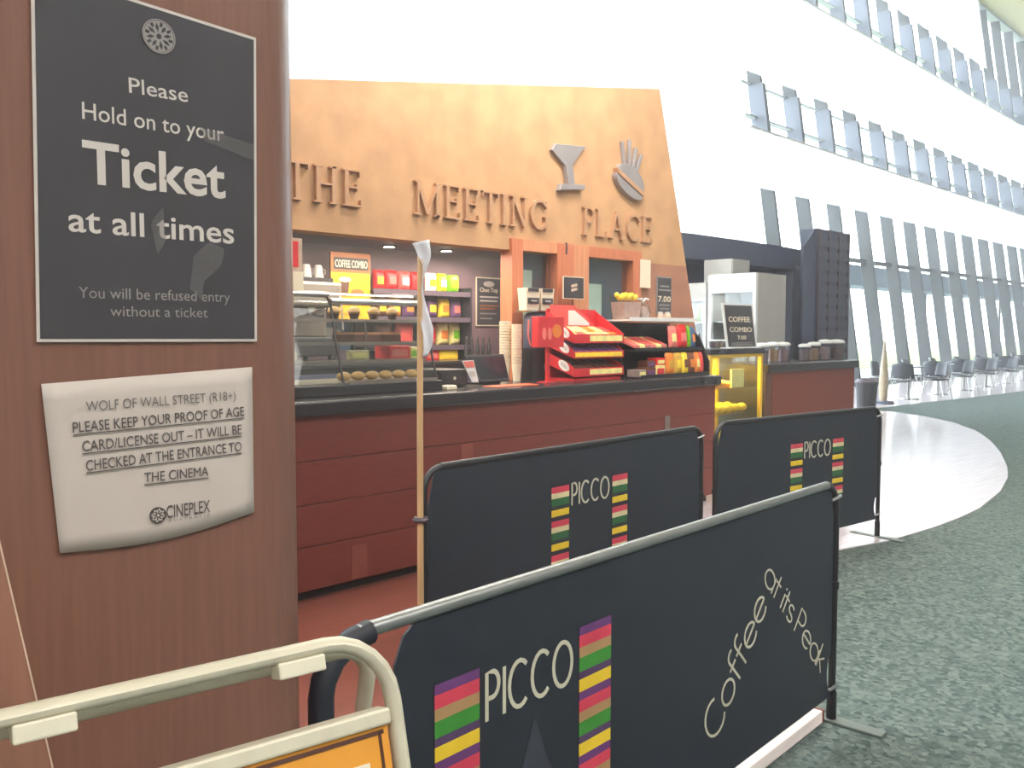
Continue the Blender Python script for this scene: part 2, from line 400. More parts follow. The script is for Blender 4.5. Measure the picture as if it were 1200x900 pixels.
# ------------------------------------------------------------------ kiosk wall, soffit, back wall
KY = 4.95
def ztop(x): return 3.1 + (x - 2.95) * 0.178
zs = 2.16
xe0, xe1 = 7.60, 6.93
def xe(z): return xe0 + (xe1 - xe0) * (z - 1.5) / 2.3
kw = thing('wall_kiosk', 'orange plaster kiosk wall with a sloping end and raised lettering above the counter', 'wall', (0, 0, 0)); kw['kind'] = 'structure'
MB().prism([(0.2, zs), (xe(zs), zs), (xe1, ztop(xe1)), (.2, ztop(.2))], (0, KY, 0), X_, Z_, NF, 0, -.16).build('fascia', M_orange, kw)
M_orange2 = mat('kiosk_plaster_brown', (168, 118, 94), 0.8, 0, 0.12, 5)
MB().prism([(6.60, 0), (xe(0), 0), (xe(zs), zs), (6.60, zs)], (0, KY, 0), X_, Z_, NF, 0, -.16).build('end_panel', M_orange2, kw)
MB().box(.2, 4.95, KY, KY + .16, 0, 1.05).build('dado', M_dark, kw)
struct(MB().box(.2, 6.3, 5.98, 6.1, 0, 2.5).build('wall_kiosk_back', M_purple))
struct(MB().box(.2, 6.3, KY + .165, 5.975, 2.2, 2.5).build('ceiling_kiosk', M_soffit))
struct(MB().box(6.3, 6.4, KY + .17, 6.1, 0, 2.5).build('wall_kiosk_end', M_purple))
struct(MB().box(.1, .195, KY, 6.1, 0, 2.5).build('wall_kiosk_left', M_purple))
# dark bulkhead wall behind the fridges
struct(MB().box(9.3, 15.3, 7.5, 7.7, 0, 2.83).build('wall_bulkhead', M_dark))
struct(MB().prism([(8.9, 7.15), (11, 7.0), (13.3, 7.0), (15.3, 7.2), (15.3, 7.5), (8.9, 7.5)], (0, 0, 2.55), X_, Y_, Z_, 0, .36).build('trim_bulkhead', M_dark))

# wood door frame with two glazed leaves
M_frame = wood('frame_red_wood', (196, 118, 84), 0.4)
M_frame2 = wood('frame_orange_wood', (206, 140, 102), 0.4)
FYf = KY - .03
dr = thing('door_1', 'orange timber door frame with two glazed leaves in the kiosk wall', 'door', (0, 0, 0)); dr['kind'] = 'structure'
xa, xb, xc, xd, xm, xf, xg = [XatY(p, FYf, 340) for p in (600, 613, 653, 690, 672, 742, 750)]
zl0, zl1 = onY(640, 296, FYf).z, onY(600, 279, FYf).z
MB().box(xa, xb, FYf, KY + .1, 0, zl1).build('jamb', M_frame, dr)
MB().box(xf, xg + .02, FYf, KY + .1, 0, zl1).build('jamb', M_frame, dr)
MB().box(xc, xm, FYf - .005, KY + .1, 0, zl1).build('mullion_post', M_frame, dr)
MB().box(xm, xd, FYf, KY + .1, 0, zl1).build('mullion_post', M_frame2, dr)
MB().box(xb, xc, FYf, KY + .1, zl0, zl1).build('lintel', M_frame2, dr)
MB().box(xd, xf, FYf, KY + .1, zl0, zl1).build('lintel', M_frame, dr)
MB().box(xc + .1, xc + .115, FYf - .012, FYf, zl0, zl1 + .01).build('lintel_joint', M_soffit, dr)
M_kglass = glass('kiosk_glass', (0.93, 0.96, 0.96), 0.12)
M_leaf = mat('door_leaf_grey', (92, 100, 112), 0.4, var=.05)
M_poster_green = mat('pale_green_sheet', (205, 222, 205), 0.6, var=.15, scale=5)
for x0, x1, hx0, hx1, zt in ((xb, xc, .02, .26, .14), (xd, xf, .1, .36, .22)):
    lf = MB().box(x0, x1, KY + .13, KY + .16, 0, zl0 + .02).build('door_leaf', M_leaf, dr)
    MB().box(x0, x1, KY + .05, KY + .056, .2, zl0).build('pane', M_kglass, dr)
    MB().box(x0 + hx0, x0 + hx1, KY + .12, KY + .13, 1.2, zl0 - zt).build('notice_sheet', M_poster_green, dr, label='pale green white notice sheet behind the door glass')

# raised words and motifs on the fascia
M_bronze = mat('letters_bronze', (186, 144, 110), 0.4, 0.1, 0.1, 10)
M_steel = mat('motif_steel', (158, 152, 152), 0.35, 0.3, 0.08, 6)
def word(s, Lx, Rx, base, label):
    A = onY(Lx, base[0], KY); B = onY(Rx, base[1], KY); zb = 2.345; cap = .245
    t = thing('wall_lettering', label, 'sign lettering', (A.x, KY, zb), group='raised words on the orange kiosk wall')
    tot = sum(SER[c][1] for c in s) + .14 * (len(s) - 1); k = (B.x - A.x) / tot; x = 0
    for c in s:
        mb = MB()
        for j, p in enumerate(SER[c][0]): mb.prism([(x + q[0] * k, q[1] * cap) for q in p], (0, 0, 0), X_, Z_, NF, 0, .03 + .0004 * (j % 5))
        mb.build('letter', M_bronze, t); x += (SER[c][1] + .14) * k
word('THE', 333, 422, (238, 244), 'raised bronze serif word THE on the orange wall, beside the column')
word('MEETING', 483, 641, (253, 270), 'raised bronze serif word MEETING in the middle of the orange wall')
word('PLACE', 681, 762, (276, 282), 'raised bronze serif word PLACE at the right end of the orange wall')
c0 = onY(662, 224, KY); zt = onY(660, 170, KY).z
mg = thing('martini_motif', 'raised steel cocktail glass motif on the orange wall above the word PLACE', 'wall decoration', (c0.x, KY, c0.z)); H = zt - c0.z
def strokeprism(pts, t, n='stem', par=None, m=M_steel): return MB().prism(pts, (0, 0, 0), X_, Z_, NF, 0, t).build(n, m, par, bevel=.004)
strokeprism([(-.2, H * .82), (-.15, H * .97), (.24, H * 1.06), (.17, H * .9), (.05, H * .55), (-.04, H * .55)], .035, 'bowl', mg)
strokeprism([(-.04, H * .56), (.05, H * .56), (.085, .05), (.0, .05)], .045, 'stem', mg)
strokeprism([(-.12, -.01), (-.1, .045), (.2, .07), (.2, .03)], .055, 'foot', mg)
c1 = onY(730, 232, KY)
bg_ = thing('burger_motif', 'raised steel burger and chips motif on the orange wall, next to the cocktail glass', 'wall decoration', (c1.x, KY, c1.z))
rot = Matrix.Rotation(radians(-24), 3, 'Y')
def tilt(pts): return [((p[0] * cos(-.42) - p[1] * sin(-.42)), (p[0] * sin(-.42) + p[1] * cos(-.42))) for p in pts]
strokeprism(tilt([(.21 * cos(a) - .01, .17 + .13 * sin(a)) for a in [pi * i / 12 for i in range(13)]]), .05, 'bun_top', bg_)
strokeprism(tilt([(-.24, .165), (-.2, .125), (.2, .125), (.24, .165)]), .06, 'patty', bg_, M_bronze)
strokeprism(tilt([(.22 * cos(a) - .01, .12 + .09 * sin(a)) for a in [pi + pi * i / 12 for i in range(13)]]), .05, 'bun_base', bg_)
for i, (dx, an, h) in enumerate(((.0, .15, .5), (.06, -.02, .53), (.12, -.15, .47), (.17, -.25, .42))):
    strokeprism(bar(dx, .26, dx - sin(an) * .3, h, .035), .03, 'chip', bg_)
# ================================================================== NEAR OBJECTS
M_black_vinyl = mat('banner_black', (38, 43, 54), 0.55, 0, 0.08, 12)
M_tube = mat('barrier_tube', (150, 152, 152), 0.32, 0.75, 0.06, 20)
M_tube_dark = mat('barrier_tube_dark', (52, 52, 56), 0.35, 0.4, 0.06, 20)
M_foot = mat('foot_plate_steel', (120, 130, 126), 0.5, 0.3, 0.06, 20)
M_print = mat('print_cream', (196, 192, 172), 0.6, var=0.04)
M_mount = mat('print_slate', (58, 62, 74), 0.6, var=0.05)
STR = [mat('stripe_purple', (104, 58, 116), .6), mat('stripe_red', (206, 62, 84), .6), mat('stripe_tan', (168, 134, 92), .6),
       mat('stripe_green', (58, 134, 50), .6), mat('stripe_violet', (84, 60, 98), .6), mat('stripe_yellow', (224, 190, 44), .6)]
STRB = [mat('stripe_dark', (48, 44, 56), .6), STR[1], mat('stripe_cream', (214, 200, 156), .6), mat('stripe_darkgreen', (40, 100, 56), .6), mat('stripe_dark2', (50, 48, 56), .6), STR[5]]

def barrier(label, A, B, H, logo_x, bands, tube, rail, slogan=None, pyramid=False, left_gap=0.0, zb=.105):
    A = Vector(A + (0,)); B = Vector(B + (0,)); L = (B - A).length; ang = math.atan2(B.y - A.y, B.x - A.x)
    t = thing('cafe_barrier', label, 'barrier', A, ang, group='black cafe barriers')
    R = .1; rr = .0145
    top = [(0, 0, .02), (0, 0, H - R)] + [(R - R * cos(radians(a)), 0, H - R + R * sin(radians(a))) for a in range(15, 91, 15)]
    top += [(L - R + R * sin(radians(a)), 0, H - R + R * cos(radians(a))) for a in range(0, 91, 15)] + [(L, 0, .02)]
    MB().tube(top, rr, 12).build('frame_tube', tube, t, smooth=True)
    for x in (0, L):
        MB().box(x - .03, x + .03, -.2, .2, 0, .012).build('foot_plate', M_foot, t, bevel=.003)
        MB().cyl((x, 0, .012), (x, 0, .12), .019).build('foot_socket', tube, t, smooth=True)
        MB().cyl((x, 0, H * .56), (x, 0, H * .56 + .03), .019).build('clamp_ring', tube, t, smooth=True)
    # banner: sleeve round the top tube, scalloped corners at the posts
    x0, x1, z1 = rr + .004 + left_gap, L - rr - .004, H + .006
    c = .055
    out = [(x0 + .01, H - R + .01)] if left_gap else [(x0 + .004, H - R - .06)]
    out += [(x0 + R * .35, z1 - .04), (x0 + R * .9, z1 - .004), (x1 - R * .9, z1 - .004), (x1 - R * .35, z1 - .035), (x1 - .006, H - R - .02)]
    out += [(x1 - .002, zb + .17)] + [(x1 - .002 - c * .7 * sin(radians(a)), zb + .095 - .075 * cos(radians(a + 0)) * -1) for a in range(0, 181, 30)] + [(x1 - .004, zb)]
    out += [(x0 + .004, zb)] + [(x0 + .002 + c * .7 * sin(radians(a)), zb + .095 - .075 * cos(radians(a))) for a in range(0, 181, 30)]
    bn = MB().prism(out, (0, 0, 0), X_, Z_, NF, -.003, .003).build('banner', M_black_vinyl, t)
    MB().tube([(R * .9, 0, H + .001), (L - R * .9, 0, H + .001)], .0155, 12).build('sleeve', rail, t, smooth=True)  # pale metal on the nearest barrier paints the sheen along its top
    for x, z in ((x1 - .035, H - .06), (x1 - .03, zb + .03)):
        MB().tube([(x, -.006, z), (x + .02, -.012, z + .004), (L, -.019, z + .012)], .006, 6).build('tie', M_tube, t)
    if left_gap:
        MB().tube([(0.006, 0, .2), (0.006, 0, H - R), (.012, 0, H - R + .03), (.035, 0, H - .035), (.075, 0, H - .01), (.12, 0, H - .004)], .024, 10).build('side_sleeve', M_black_vinyl, t, smooth=True)
    # print
    O = Vector((0, -.0035, 0)); bw, bh = .132, .165
    zt = .77 + (H - .93)
    for bx in (logo_x, logo_x + .485):
        z = zt; k = 0
        hs = (.022, .03, .026, .036, .019, .032)
        while z > zb + .03:
            h = min(hs[k % 6], z - zb - .02)
            MB().prism([(bx, z - h), (bx + bw, z - h), (bx + bw, z), (bx, z)], O, X_, Z_, NF, 0, .0012).build('stripe', bands[k % 6], bn, label=None)
            z -= h; k += 1
            if k > 15: break
    x = logo_x + .155; sx = .105 * .62
    tot = sum(GL[g][1] for g in 'PICCO') + .2 * 4; sx = .3 / tot
    tb = MB()
    for g in 'PICCO':
        glyph(tb, g, O + X_ * x + Z_ * (zt - .128), X_, Z_, NF, sx, .108, .0105); x += (GL[g][1] + .2) * sx
    tb.build('lettering', M_print, bn, label='cream lettering PICCO')
    if pyramid:
        px_ = logo_x + .315
        MB().prism([(px_ - .14, .29), (px_ - .09, .42), (px_ - .06, .45), (px_, .598), (px_ + .05, .48), (px_ + .07, .44), (px_ + .15, .29)], O, X_, Z_, NF, 0, .001).build('mountain_print', M_mount, bn)
    if slogan:
        inv = t.matrix_basis.inverted(); n = Matrix.Rotation(ang, 3, 'Z') @ NF
        loc = lambda px, py: Matrix.Translation(-A) and (Matrix.Rotation(-ang, 3, 'Z') @ (onP(px, py, A, n) - A))
        mb = MB()
        for s, P0, P1, cap, w in slogan:
            a, b = loc(*P0), loc(*P1); r = (b - a); r.y = 0; wd = r.length; r.normalize(); u = NF.cross(r) * -1
            if u.z < 0: u = -u
            tot = sum(GL[g][1] + .07 if g != ' ' else .26 for g in s) - .07; k = wd / tot; xx = 0
            for g in s:
                if g == ' ': xx += .26; continue
                o = Vector((a.x, O.y, a.z)) + r * (xx * k)
                glyph(mb, g, o, r, u, NF, k, cap, w); xx += GL[g][1] + .07
        mb.build('slogan', M_print, bn, label='cream slogan Coffee at its Peak')
    return t

barrier('nearest black cafe barrier, printed with PICCO and the slogan Coffee at its Peak', (.85, 1.352), (3.2, 1.452), .93, .283, STR, M_tube_dark, M_tube,
        slogan=[('Coffee', (837, 870), (899, 708), .122, .0085), ('at its Peak', (893, 680), (960, 788), .09, .007)], pyramid=True, left_gap=.15)
barrier('black cafe barrier with PICCO print standing behind the thin wooden pole', (2.235, 2.745), (4.40, 2.82), .945, .8, STRB, M_tube_dark, M_tube_dark)
barrier('farthest black cafe barrier, its end post on the edge of the pale timber floor', (4.52, 2.80), (6.36, 2.57), .955, .76, STRB, M_tube_dark, M_tube_dark, zb=.14)

# pale plank under the nearest barrier
pk = thing('floor_plank', 'pale worn plank lying on the carpet under the nearest barrier', 'plank', (2.2, 1.5, 0), math.atan2(.1, 2.35))
MB().box(-.3, .93, -.085, .085, .012, .06).build('board', mat('plank_pale', (238, 224, 222), .35, 0, .12, 20, (.1, 3, 1)), pk, bevel=.004)
MB().box(.93, .945, -.085, .085, .012, .06).build('end_cap', mat('plank_end_red', (120, 58, 54), .5), pk)
for x in (-.2, .35, .85): MB().box(x - .03, x + .03, -.07, .07, 0, .012).build('batten', M_foot, pk)

# thin pole with a paper strip
PX, PY = 2.19, 2.715
pl = thing('wooden_pole', 'thin pale wooden pole with a crumpled white paper strip at its top', 'pole', (PX, PY, 0))
zt = onY(490, 284, PY).z
MB().tube([(.0, 0, 0), (.002, 0, .6), (.004, 0, 1.2), (.012, 0, zt)], [.0135, .013, .0125, .012], 12).build('shaft', wood('pole_pine', (206, 168, 122), .5), pl, smooth=True)
za, zb_ = onY(487, 280, PY).z, onY(487, 418, PY).z
def strip(u, v):
    z = zb_ + (za - zb_) * v
    w = .034 + .006 * sin(v * 9) + .006 * sin(v * 5 + 1); l0 = -.038 * max(0, (v - .75) * 4) ** 1.3 + .004
    return Vector((l0 + (w - l0) * u + .0025 * sin(v * 17) + .0015 * sin(v * 41 + u * 4), -.016 - .016 * u * sin(v * 8) - .008 * sin(u * 5 + v * 11), z - .02 * (1 - u) * v ** 6))
MB().grid(strip, 6, 30).build('paper_strip', mat('paper_white_crumpled', (232, 234, 240), .8, var=.06, scale=20), pl, smooth=True).modifiers.new('s', 'SOLIDIFY').thickness = .001
tz = onY(487, 610, PY).z
MB().tube([(.022 * cos(2 * pi * k / 12) + .004, .022 * sin(2 * pi * k / 12), tz) for k in range(12)], .012, 6, closed=True).build('tie', M_soffit, pl, smooth=True)

# ------------------------------------------------------------------ notices on the column
M_pblack = mat('poster_black', (68, 66, 71), 0.28, 0, 0.1, 6)
M_pgrey = mat('poster_print_grey', (196, 188, 182), 0.5, var=.03)
M_pgrey2 = mat('poster_print_dim', (146, 140, 138), 0.5, var=.03)
PYf = CY - .004
ptc = lambda x, y: onY(x, y, PYf)
po = thing('ticket_poster', 'black laminated poster asking visitors to hold on to their ticket, on the brown column', 'poster', ptc(170, 397))
po_o = Vector(po.location)
P2 = lambda x, y: ptc(x, y) - po_o
c = [P2(47, 397), P2(298, 397), P2(297, 47), P2(40, -34)]
def sheet(cs, t, name, m, par, off=0.0, label=None):
    mb = MB(); n = Vector((0, -1, 0))
    A = [p + n * off for p in cs]; B = [p + n * (off + t) for p in cs]; mb.loft([A, B]); return mb.build(name, m, par, label)
ctr = sum(c, Vector()) / 4
sheet([p + Vector(((.004 if p.x > ctr.x else -.004), 0, (.004 if p.z > ctr.z else -.004))) for p in c], .0008, 'laminate_edge', M_pgrey, po, -.0005)
sheet(c, .001, 'poster_sheet', M_pblack, po, .0)
NO = po_o
def ptext(lines, m, par, name, off=.0012, bold=0.0, label=None):
    for s, Lp, Rp, cp, bo in lines:
        mb = MB(); text_px(mb, s, Lp, Rp, cp, P2, NF, bo, off); mb.build(name, m, par, label)
ptext([('Please', (151, 108.5), (220, 120), 18, .004), ('Hold on to your', (96, 139), (262, 166), 20, .004),
       ('Ticket', (97, 213), (264, 232), 49, .02), ('at all times', (80, 270.5), (274, 285.5), 29, .012)], M_pgrey, po, 'main_text', label='large pale grey words')
ptext([('You will be refused entry', (92, 349), (269, 354), 13.5, -.004), ('without a ticket', (129, 370.5), (243, 372), 12.5, -.004)], M_pgrey2, po, 'small_text', label='small dim grey words')
def star(mb, cx, cy, rx, pt, off, n=8):
    C = pt(cx, cy); R = (pt(cx + rx, cy) - C).length; O = C
    mb.prism(ellipse(0, 0, R * .93, R * .93, 32), O, X_, Z_, NF, 0, off * .8)
    for k in range(0):
        a = 0
        for s in (-1, 1):
            p = [(.45 * R * cos(a), .45 * R * sin(a)), (R * .98 * cos(a + s * .13), R * .98 * sin(a + s * .13)), (R * .98 * cos(a + s * .36), R * .98 * sin(a + s * .36)), (.5 * R * cos(a + s * .33), .5 * R * sin(a + s * .33))]
            mb.prism(p, O, X_, Z_, NF, 0, off)
    ring = [(R * cos(2 * pi * k / 32), R * sin(2 * pi * k / 32)) for k in range(33)]
    ribbon(mb, ring, R * .07, O, X_, Z_, NF, 0, off)
def petals(cx, cy, rx, pt, off, m, par):
    C = pt(cx, cy); R = (pt(cx + rx, cy) - C).length; mb = MB()
    for k in range(8):
        a = 2 * pi * k / 8 + .2; q = lambda r_, t: (r_ * R * cos(a + t), r_ * R * sin(a + t))
        mb.prism([q(.28, 0), q(.55, -.2), q(.8, 0), q(.55, .2)], C, X_, Z_, NF, 0, off); mb.prism([q(.62, .39 - .13), q(.86, .39 - .1), q(.86, .39 + .1), q(.62, .39 + .13)], C, X_, Z_, NF, 0, off)
    mb.prism(ellipse(0, 0, R * .16, R * .16, 12), C, X_, Z_, NF, 0, off)
    mb.build('emblem_petals', m, par)
mb = MB(); star(mb, 185.7, 43, 18, P2, .0022); em_ = mb.build('emblem', M_pgrey2, po, label='round grey star emblem'); petals(185.7, 43, 18, P2, .0023, M_pblack, em_)
M_crease = mat('laminate_crease', (150, 150, 152), 0.12, 0, .5, 60)
for q in ([(232, 148), (296, 170), (296, 188), (240, 166)], [(222, 338), (226, 300), (244, 284), (262, 292), (258, 312), (238, 330), (236, 352)], [(176, 262), (190, 242), (194, 282), (184, 298)]):  # pale slivers painting the glare on creases in the laminate
    mb = MB(); C = [P2(*p) for p in q]
    mb.loft([[p + NF * .0016 for p in C], [p + NF * .0019 for p in C]]).build('crease_glare', sheer('crease_glare_pale', (206, 204, 204), .32), po)

M_paper = mat('paper_notice', (192, 182, 175), 0.75, 0, .04, 6)
M_ink = mat('ink_grey', (104, 98, 96), 0.7); M_ink2 = mat('ink_dark', (84, 78, 78), 0.7)
pp = thing('paper_notice', 'white paper notice about age proof cards, taped below the black poster', 'notice', ptc(172, 640))
po_o = Vector(pp.location)
a0, a1, a2, a3 = P2(70, 648), P2(297, 600), P2(295, 430), P2(48, 450)
def pap(u, v):
    b = a0 + (a1 - a0) * u; t = a3 + (a2 - a3) * u; p = b + (t - b) * v
    p = p + Vector((0, 0, -.012 * sin(pi * u) * (1 - v)))
    return p + NF * (.0012 + .004 * max(0, u - .8) * (1 - v))
MB().grid(pap, 16, 10).build('paper_sheet', M_paper, pp, smooth=True).modifiers.new('s', 'SOLIDIFY').thickness = .0006
ptext([('WOLF OF WALL STREET (R18+)', (100, 482), (275, 468.5), 12, -.006)], M_ink, pp, 'heading_text', .0032)
lines = [('PLEASE KEEP YOUR PROOF OF AGE', (84.5, 507), (285, 487), 12.5, .005), ('CARD/LICENSE OUT \u2013 IT WILL BE', (95.5, 529), (282, 508), 12.5, .005),
         ('CHECKED AT THE ENTRANCE TO', (100, 551.5), (282, 528), 12.5, .005), ('THE CINEMA', (168, 565), (243, 557), 11.5, .005)]
ptext(lines, M_ink2, pp, 'body_text', .0032)
mb = MB()
for s, Lp, Rp, cp, bo in lines:
    A, B = P2(Lp[0], Lp[1] + 2.6), P2(Rp[0], Rp[1] + 2.6); r = (B - A); w = r.length; r.normalize(); u = NF.cross(r) * -1
    mb.prism([(0, -.0006), (w, -.0006), (w, .0006), (0, .0006)], A, r, Z_, NF, .0028, .0036)
mb.build('underline', M_ink2, pp)
ptext([('CINEPLEX', (194, 607), (245, 599.5), 15, .004)], M_ink2, pp, 'brand_text', .0032)
ptext([('A U S T R A L I A', (196, 611.5), (245, 604.5), 3, -.01)], M_ink, pp, 'brand_subtext', .0032)
mb = MB(); star(mb, 184, 603.5, 9, P2, .0042); em_ = mb.build('emblem', M_ink2, pp); petals(184, 603.5, 9, P2, .0043, M_pgrey, em_)

# ------------------------------------------------------------------ sandwich board
M_cream = mat('frame_cream_metal', (206, 200, 180), 0.38, 0.1, 0.07, 25)
M_clear = mat('board_clip_cream', (214, 208, 188), 0.4, 0, .05, 20)
M_oposter = mat('poster_orange', (214, 146, 48), 0.5, 0, .1, 8)
M_brown = mat('print_brown', (84, 52, 40), .5); M_white = mat('print_white', (226, 216, 200), .5)
sb = thing('sandwich_board', 'cream metal framed sandwich board with an orange poster, in front of the column', 'sign board', (.5587, .7213, 0), radians(-8.7))
Hs = 1.204; tl = .29; bw_ = .62
rt = Vector((1, 0, 0)); un = Vector((0, tl, 1)).normalized(); nn = Vector((0, -1, tl)).normalized(); LL = Hs / un.z
ap = Vector((0, 0, Hs))
def fr(un_, x0=-bw_, x1=-.03, R=.065):
    pts = [Vector((x0, 0, Hs)) - un_ * (LL - .005), Vector((x0, 0, Hs)) - un_ * (R + .0)]
    pts += [Vector((x0 + R - R * cos(radians(a)), 0, Hs)) - un_ * (R - R * sin(radians(a))) for a in range(15, 91, 15)]
    pts += [Vector((x1 - R + R * sin(radians(a)), 0, Hs)) - un_ * (R - R * cos(radians(a))) for a in range(0, 91, 15)]
    pts += [Vector((x1, 0, Hs)) - un_ * (LL - .005)]
    return pts
off = Vector((0, -.012, -.011))
MB().tube([p + off for p in fr(un)], .008, 12, ry=.0115).build('front_frame', M_cream, sb, smooth=True)
ub = Vector((0, -tl * .86, 1)).normalized()
bp = [p - Vector((0, -.016, .03)) for p in fr(ub, R=.04)]
bp[0].z = bp[-1].z = .01
MB().tube(bp, .009, 10).build('rear_frame', M_cream, sb, smooth=True)
def onb(x, d, n=0.0): return Vector((x, 0, Hs)) - un * d + off + nn * n
dt = .073
def panel(x0, x1, d0, d1, n0, n1): 
    return MB().loft([[onb(x0, d1, n), onb(x1, d1, n), onb(x1, d0, n), onb(x0, d0, n)] for n in (n0, n1)])
pn = panel(-bw_ + .012, -.042, dt, 1.0, -.012, .004).build('poster_panel', M_oposter, sb)
panel(-bw_ + .004, -.039, dt - .002, dt + .014, -.014, .011).build('panel_rail', M_cream, sb, bevel=.003)
panel(-bw_ + .004, -.032, .99, 1.01, -.014, .011).build('panel_rail', M_cream, sb, bevel=.003)
panel(-bw_ + .02, -.047, dt + .018, dt + .022, .004, .0052).build('border_line', M_brown, pn)
panel(-.053, -.05, dt + .018, .98, .004, .0052).build('border_line', M_brown, pn)
panel(-.125, -.066, dt + .045, dt + .2, .004, .005).build('picture_frame', M_white, pn, label='white outlined picture on the poster')
panel(-.12, -.071, dt + .05, dt + .195, .0051, .0056).build('picture_cup', M_brown, pn, label='brown cup picture on the poster')
panel(-.17, -.145, dt + .03, dt + .15, .004, .005).build('picture_steam', M_clear, pn, label='pale steam streak on the poster')
for x in (-.147, -.365):
    panel(x, x + .047, .006, .0215, -.013, .012).build('clip', M_clear, sb, bevel=.002)
# ================================================================== KIOSK FITTINGS
M_cfront = mat('counter_red_laminate', (116, 54, 43), 0.5, 0, .14, 30, (.3, 1, 4))
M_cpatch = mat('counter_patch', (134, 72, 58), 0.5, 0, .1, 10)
M_ctop = mat('counter_top_black', (48, 46, 50), 0.22, 0, .08, 12)
M_kick = mat('kick_plate', (40, 34, 36), .5)
M_chrome = mat('chrome', (190, 188, 184), 0.2, .9, .05, 10)
M_steelb = mat('brushed_steel', (150, 140, 132), 0.35, .7, .06, 30, (.1, 1, 1))
M_blk = mat('black_plastic', (44, 42, 46), 0.4, 0, .08, 15)
M_creamp = mat('cream_card', (228, 214, 188), .6, 0, .05, 8)
M_redp = mat('red_card', (206, 44, 52), .45, 0, .1, 9)
M_yel = mat('yellow_card', (244, 200, 30), .5, 0, .08, 8)
M_whitep = mat('white_plastic', (226, 226, 224), .5, 0, .04, 8)
CF = 4.155
ct = thing('serving_counter', 'long red-brown panelled serving counter with a thick black top, below the orange wall', 'counter', (1.0, CF, 0))
def cx(p, Y=CF): return XatY(p, Y, 470)
XE = XatY(838, CF, 470) - 1.0
MB().box(0, XE, .012, .72, .07, 1.04).build('carcass', M_kick, ct)
for z0, z1 in ((.07, .312), (.316, .548), (.552, .79), (.794, 1.04)):
    MB().box(0, XE, 0, .014, z0, z1).build('front_panel', M_cfront, ct, bevel=.003)
MB().box(0, XE - .03, .06, .7, 0.006, .07).build('kick_plate', M_kick, ct)
MB().box(-.05, XE + .03, -.05, .76, 1.04, 1.128).build('top', M_ctop, ct, bevel=.014)
for (x0, y0, x1, y1, m) in ((540, 519, 554, 546, M_cpatch), (412, 636, 430, 679, M_cpatch), (779, 487, 785, 506, M_steelb)):  # thin rectangles of another tone on the counter front
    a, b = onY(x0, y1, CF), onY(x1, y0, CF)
    MB().box(a.x - 1, b.x - 1, -.003, 0, a.z, b.z).build('pale_patch', m, ct, label='small paler patch on the counter front')
CT = 1.128
bb = thing('back_bench', 'low black back bench under the lit snack shelves inside the kiosk', 'bench', (.4, 5.4, 0))
MB().box(0, 5.6, 0, .56, 0, 1.24).build('cabinet', M_blk, bb); MB().box(0, 5.6, -.02, .56, 1.24, 1.27).build('worktop', M_ctop, bb, bevel=.005)
for i in range(5): MB().box(.05 + i * 1.1, 1.1 + i * 1.1, -.012, 0, .1, 1.2).build('door', M_dark, bb, bevel=.004)

M_lamp = mat('lamp_glow', (255, 240, 215), .5, var=.01, emit=9)
for i, (px, py, lb) in enumerate(((456, 289, 'bright recessed downlight in the dark kiosk ceiling, left of the paper strip'), (523, 294, 'recessed downlight in the dark kiosk ceiling, right of the paper strip'),
                                  (440, 297, 'recessed downlight deeper in the kiosk ceiling above the red bags'), (374, 296, 'added downlight beside the column, standing in for a reflection in the glass'))):  # the last one is added where the glass shows a reflection
    p = onZ(px, py, 2.19)
    t = thing('ceiling_downlight', lb, 'light', (p.x, p.y, 2.2), group='kiosk downlights')
    MB().lathe((0, 0, -.014), [(.045, 0), (.06, .002), (.06, .014), (.045, .014)], 20).build('ring', M_chrome, t)
    MB().lathe((0, 0, -.017), [(.001, 0), (.044, .001), (.044, .016), (.001, .016)], 20).build('lens', M_lamp, t)

# lit snack shelf
SY = 5.66
sx0, sx1 = XatY(438, SY), XatY(541, SY + .1) + .012
sh = thing('snack_shelf', 'black four-tier snack shelf against the purple kiosk wall', 'shelf', (sx0, SY, 1.27))
for z in (.115, .35, .57):
    MB().box(0, sx1 - sx0, 0, .29, z - .022, z).build('shelf_board', M_blk, sh); MB().box(0, sx1 - sx0, -.004, 0, z - .03, z + .012).build('price_strip', M_soffit, sh)
MB().box(-.02, 0, .25, .29, 0, .57).build('side_post', M_blk, sh); MB().box(sx1 - sx0, sx1 - sx0 + .02, 0, .29, 0, .62).build('side_panel', M_blk, sh)
MB().box(0, sx1 - sx0, .292, .3, 0, .8).build('back_panel', M_purple, sh)

BAGM = {}
def pack(name, label, cat, m, x, y, z, w, h, d, group=None, m2=None, rz=0.0, tiltx=0.0):
    """a sealed snack bag: pillow body with crimped ends and a printed patch"""
    def f(s):
        def g(u, v):
            e = min(1, min(v, 1 - v) * 7); q = max(0, 1 - abs(2 * u - 1) ** 3) * max(0, 1 - abs(2 * v - 1) ** 4)
            cr = .004 * sin(u * 40) * (1 - e)
            return Vector(((u - .5) * w * (1 - .05 * sin(pi * v)), s * (d / 2 * q ** .6) + cr, v * h))
        return g
    mb = MB(); mb.grid(f(-1), 10, 10); mb.grid(f(1), 10, 10); bmesh.ops.remove_doubles(mb.bm, verts=mb.bm.verts[:], dist=1e-5)
    o = mb.build(name, m, smooth=True); o.location = (x, y, z + .004); o.rotation_euler = (tiltx, 0, rz); tag(o, label, cat, group)
    if m2:
        mp = MB()
        mp.grid(lambda u, v: f(-1)(.2 + .6 * u, .3 + .36 * v) + Vector((0, -.002, 0)), 6, 6)
        mp.build('printed_patch', m2, o, smooth=True)
    return o
def m_(n, c, v=.14, s=18, r=.35): return mat(n, c, r, 0, v, s)
R1, R2 = m_('bag_red', (214, 40, 44)), m_('bag_redpink', (228, 88, 84))
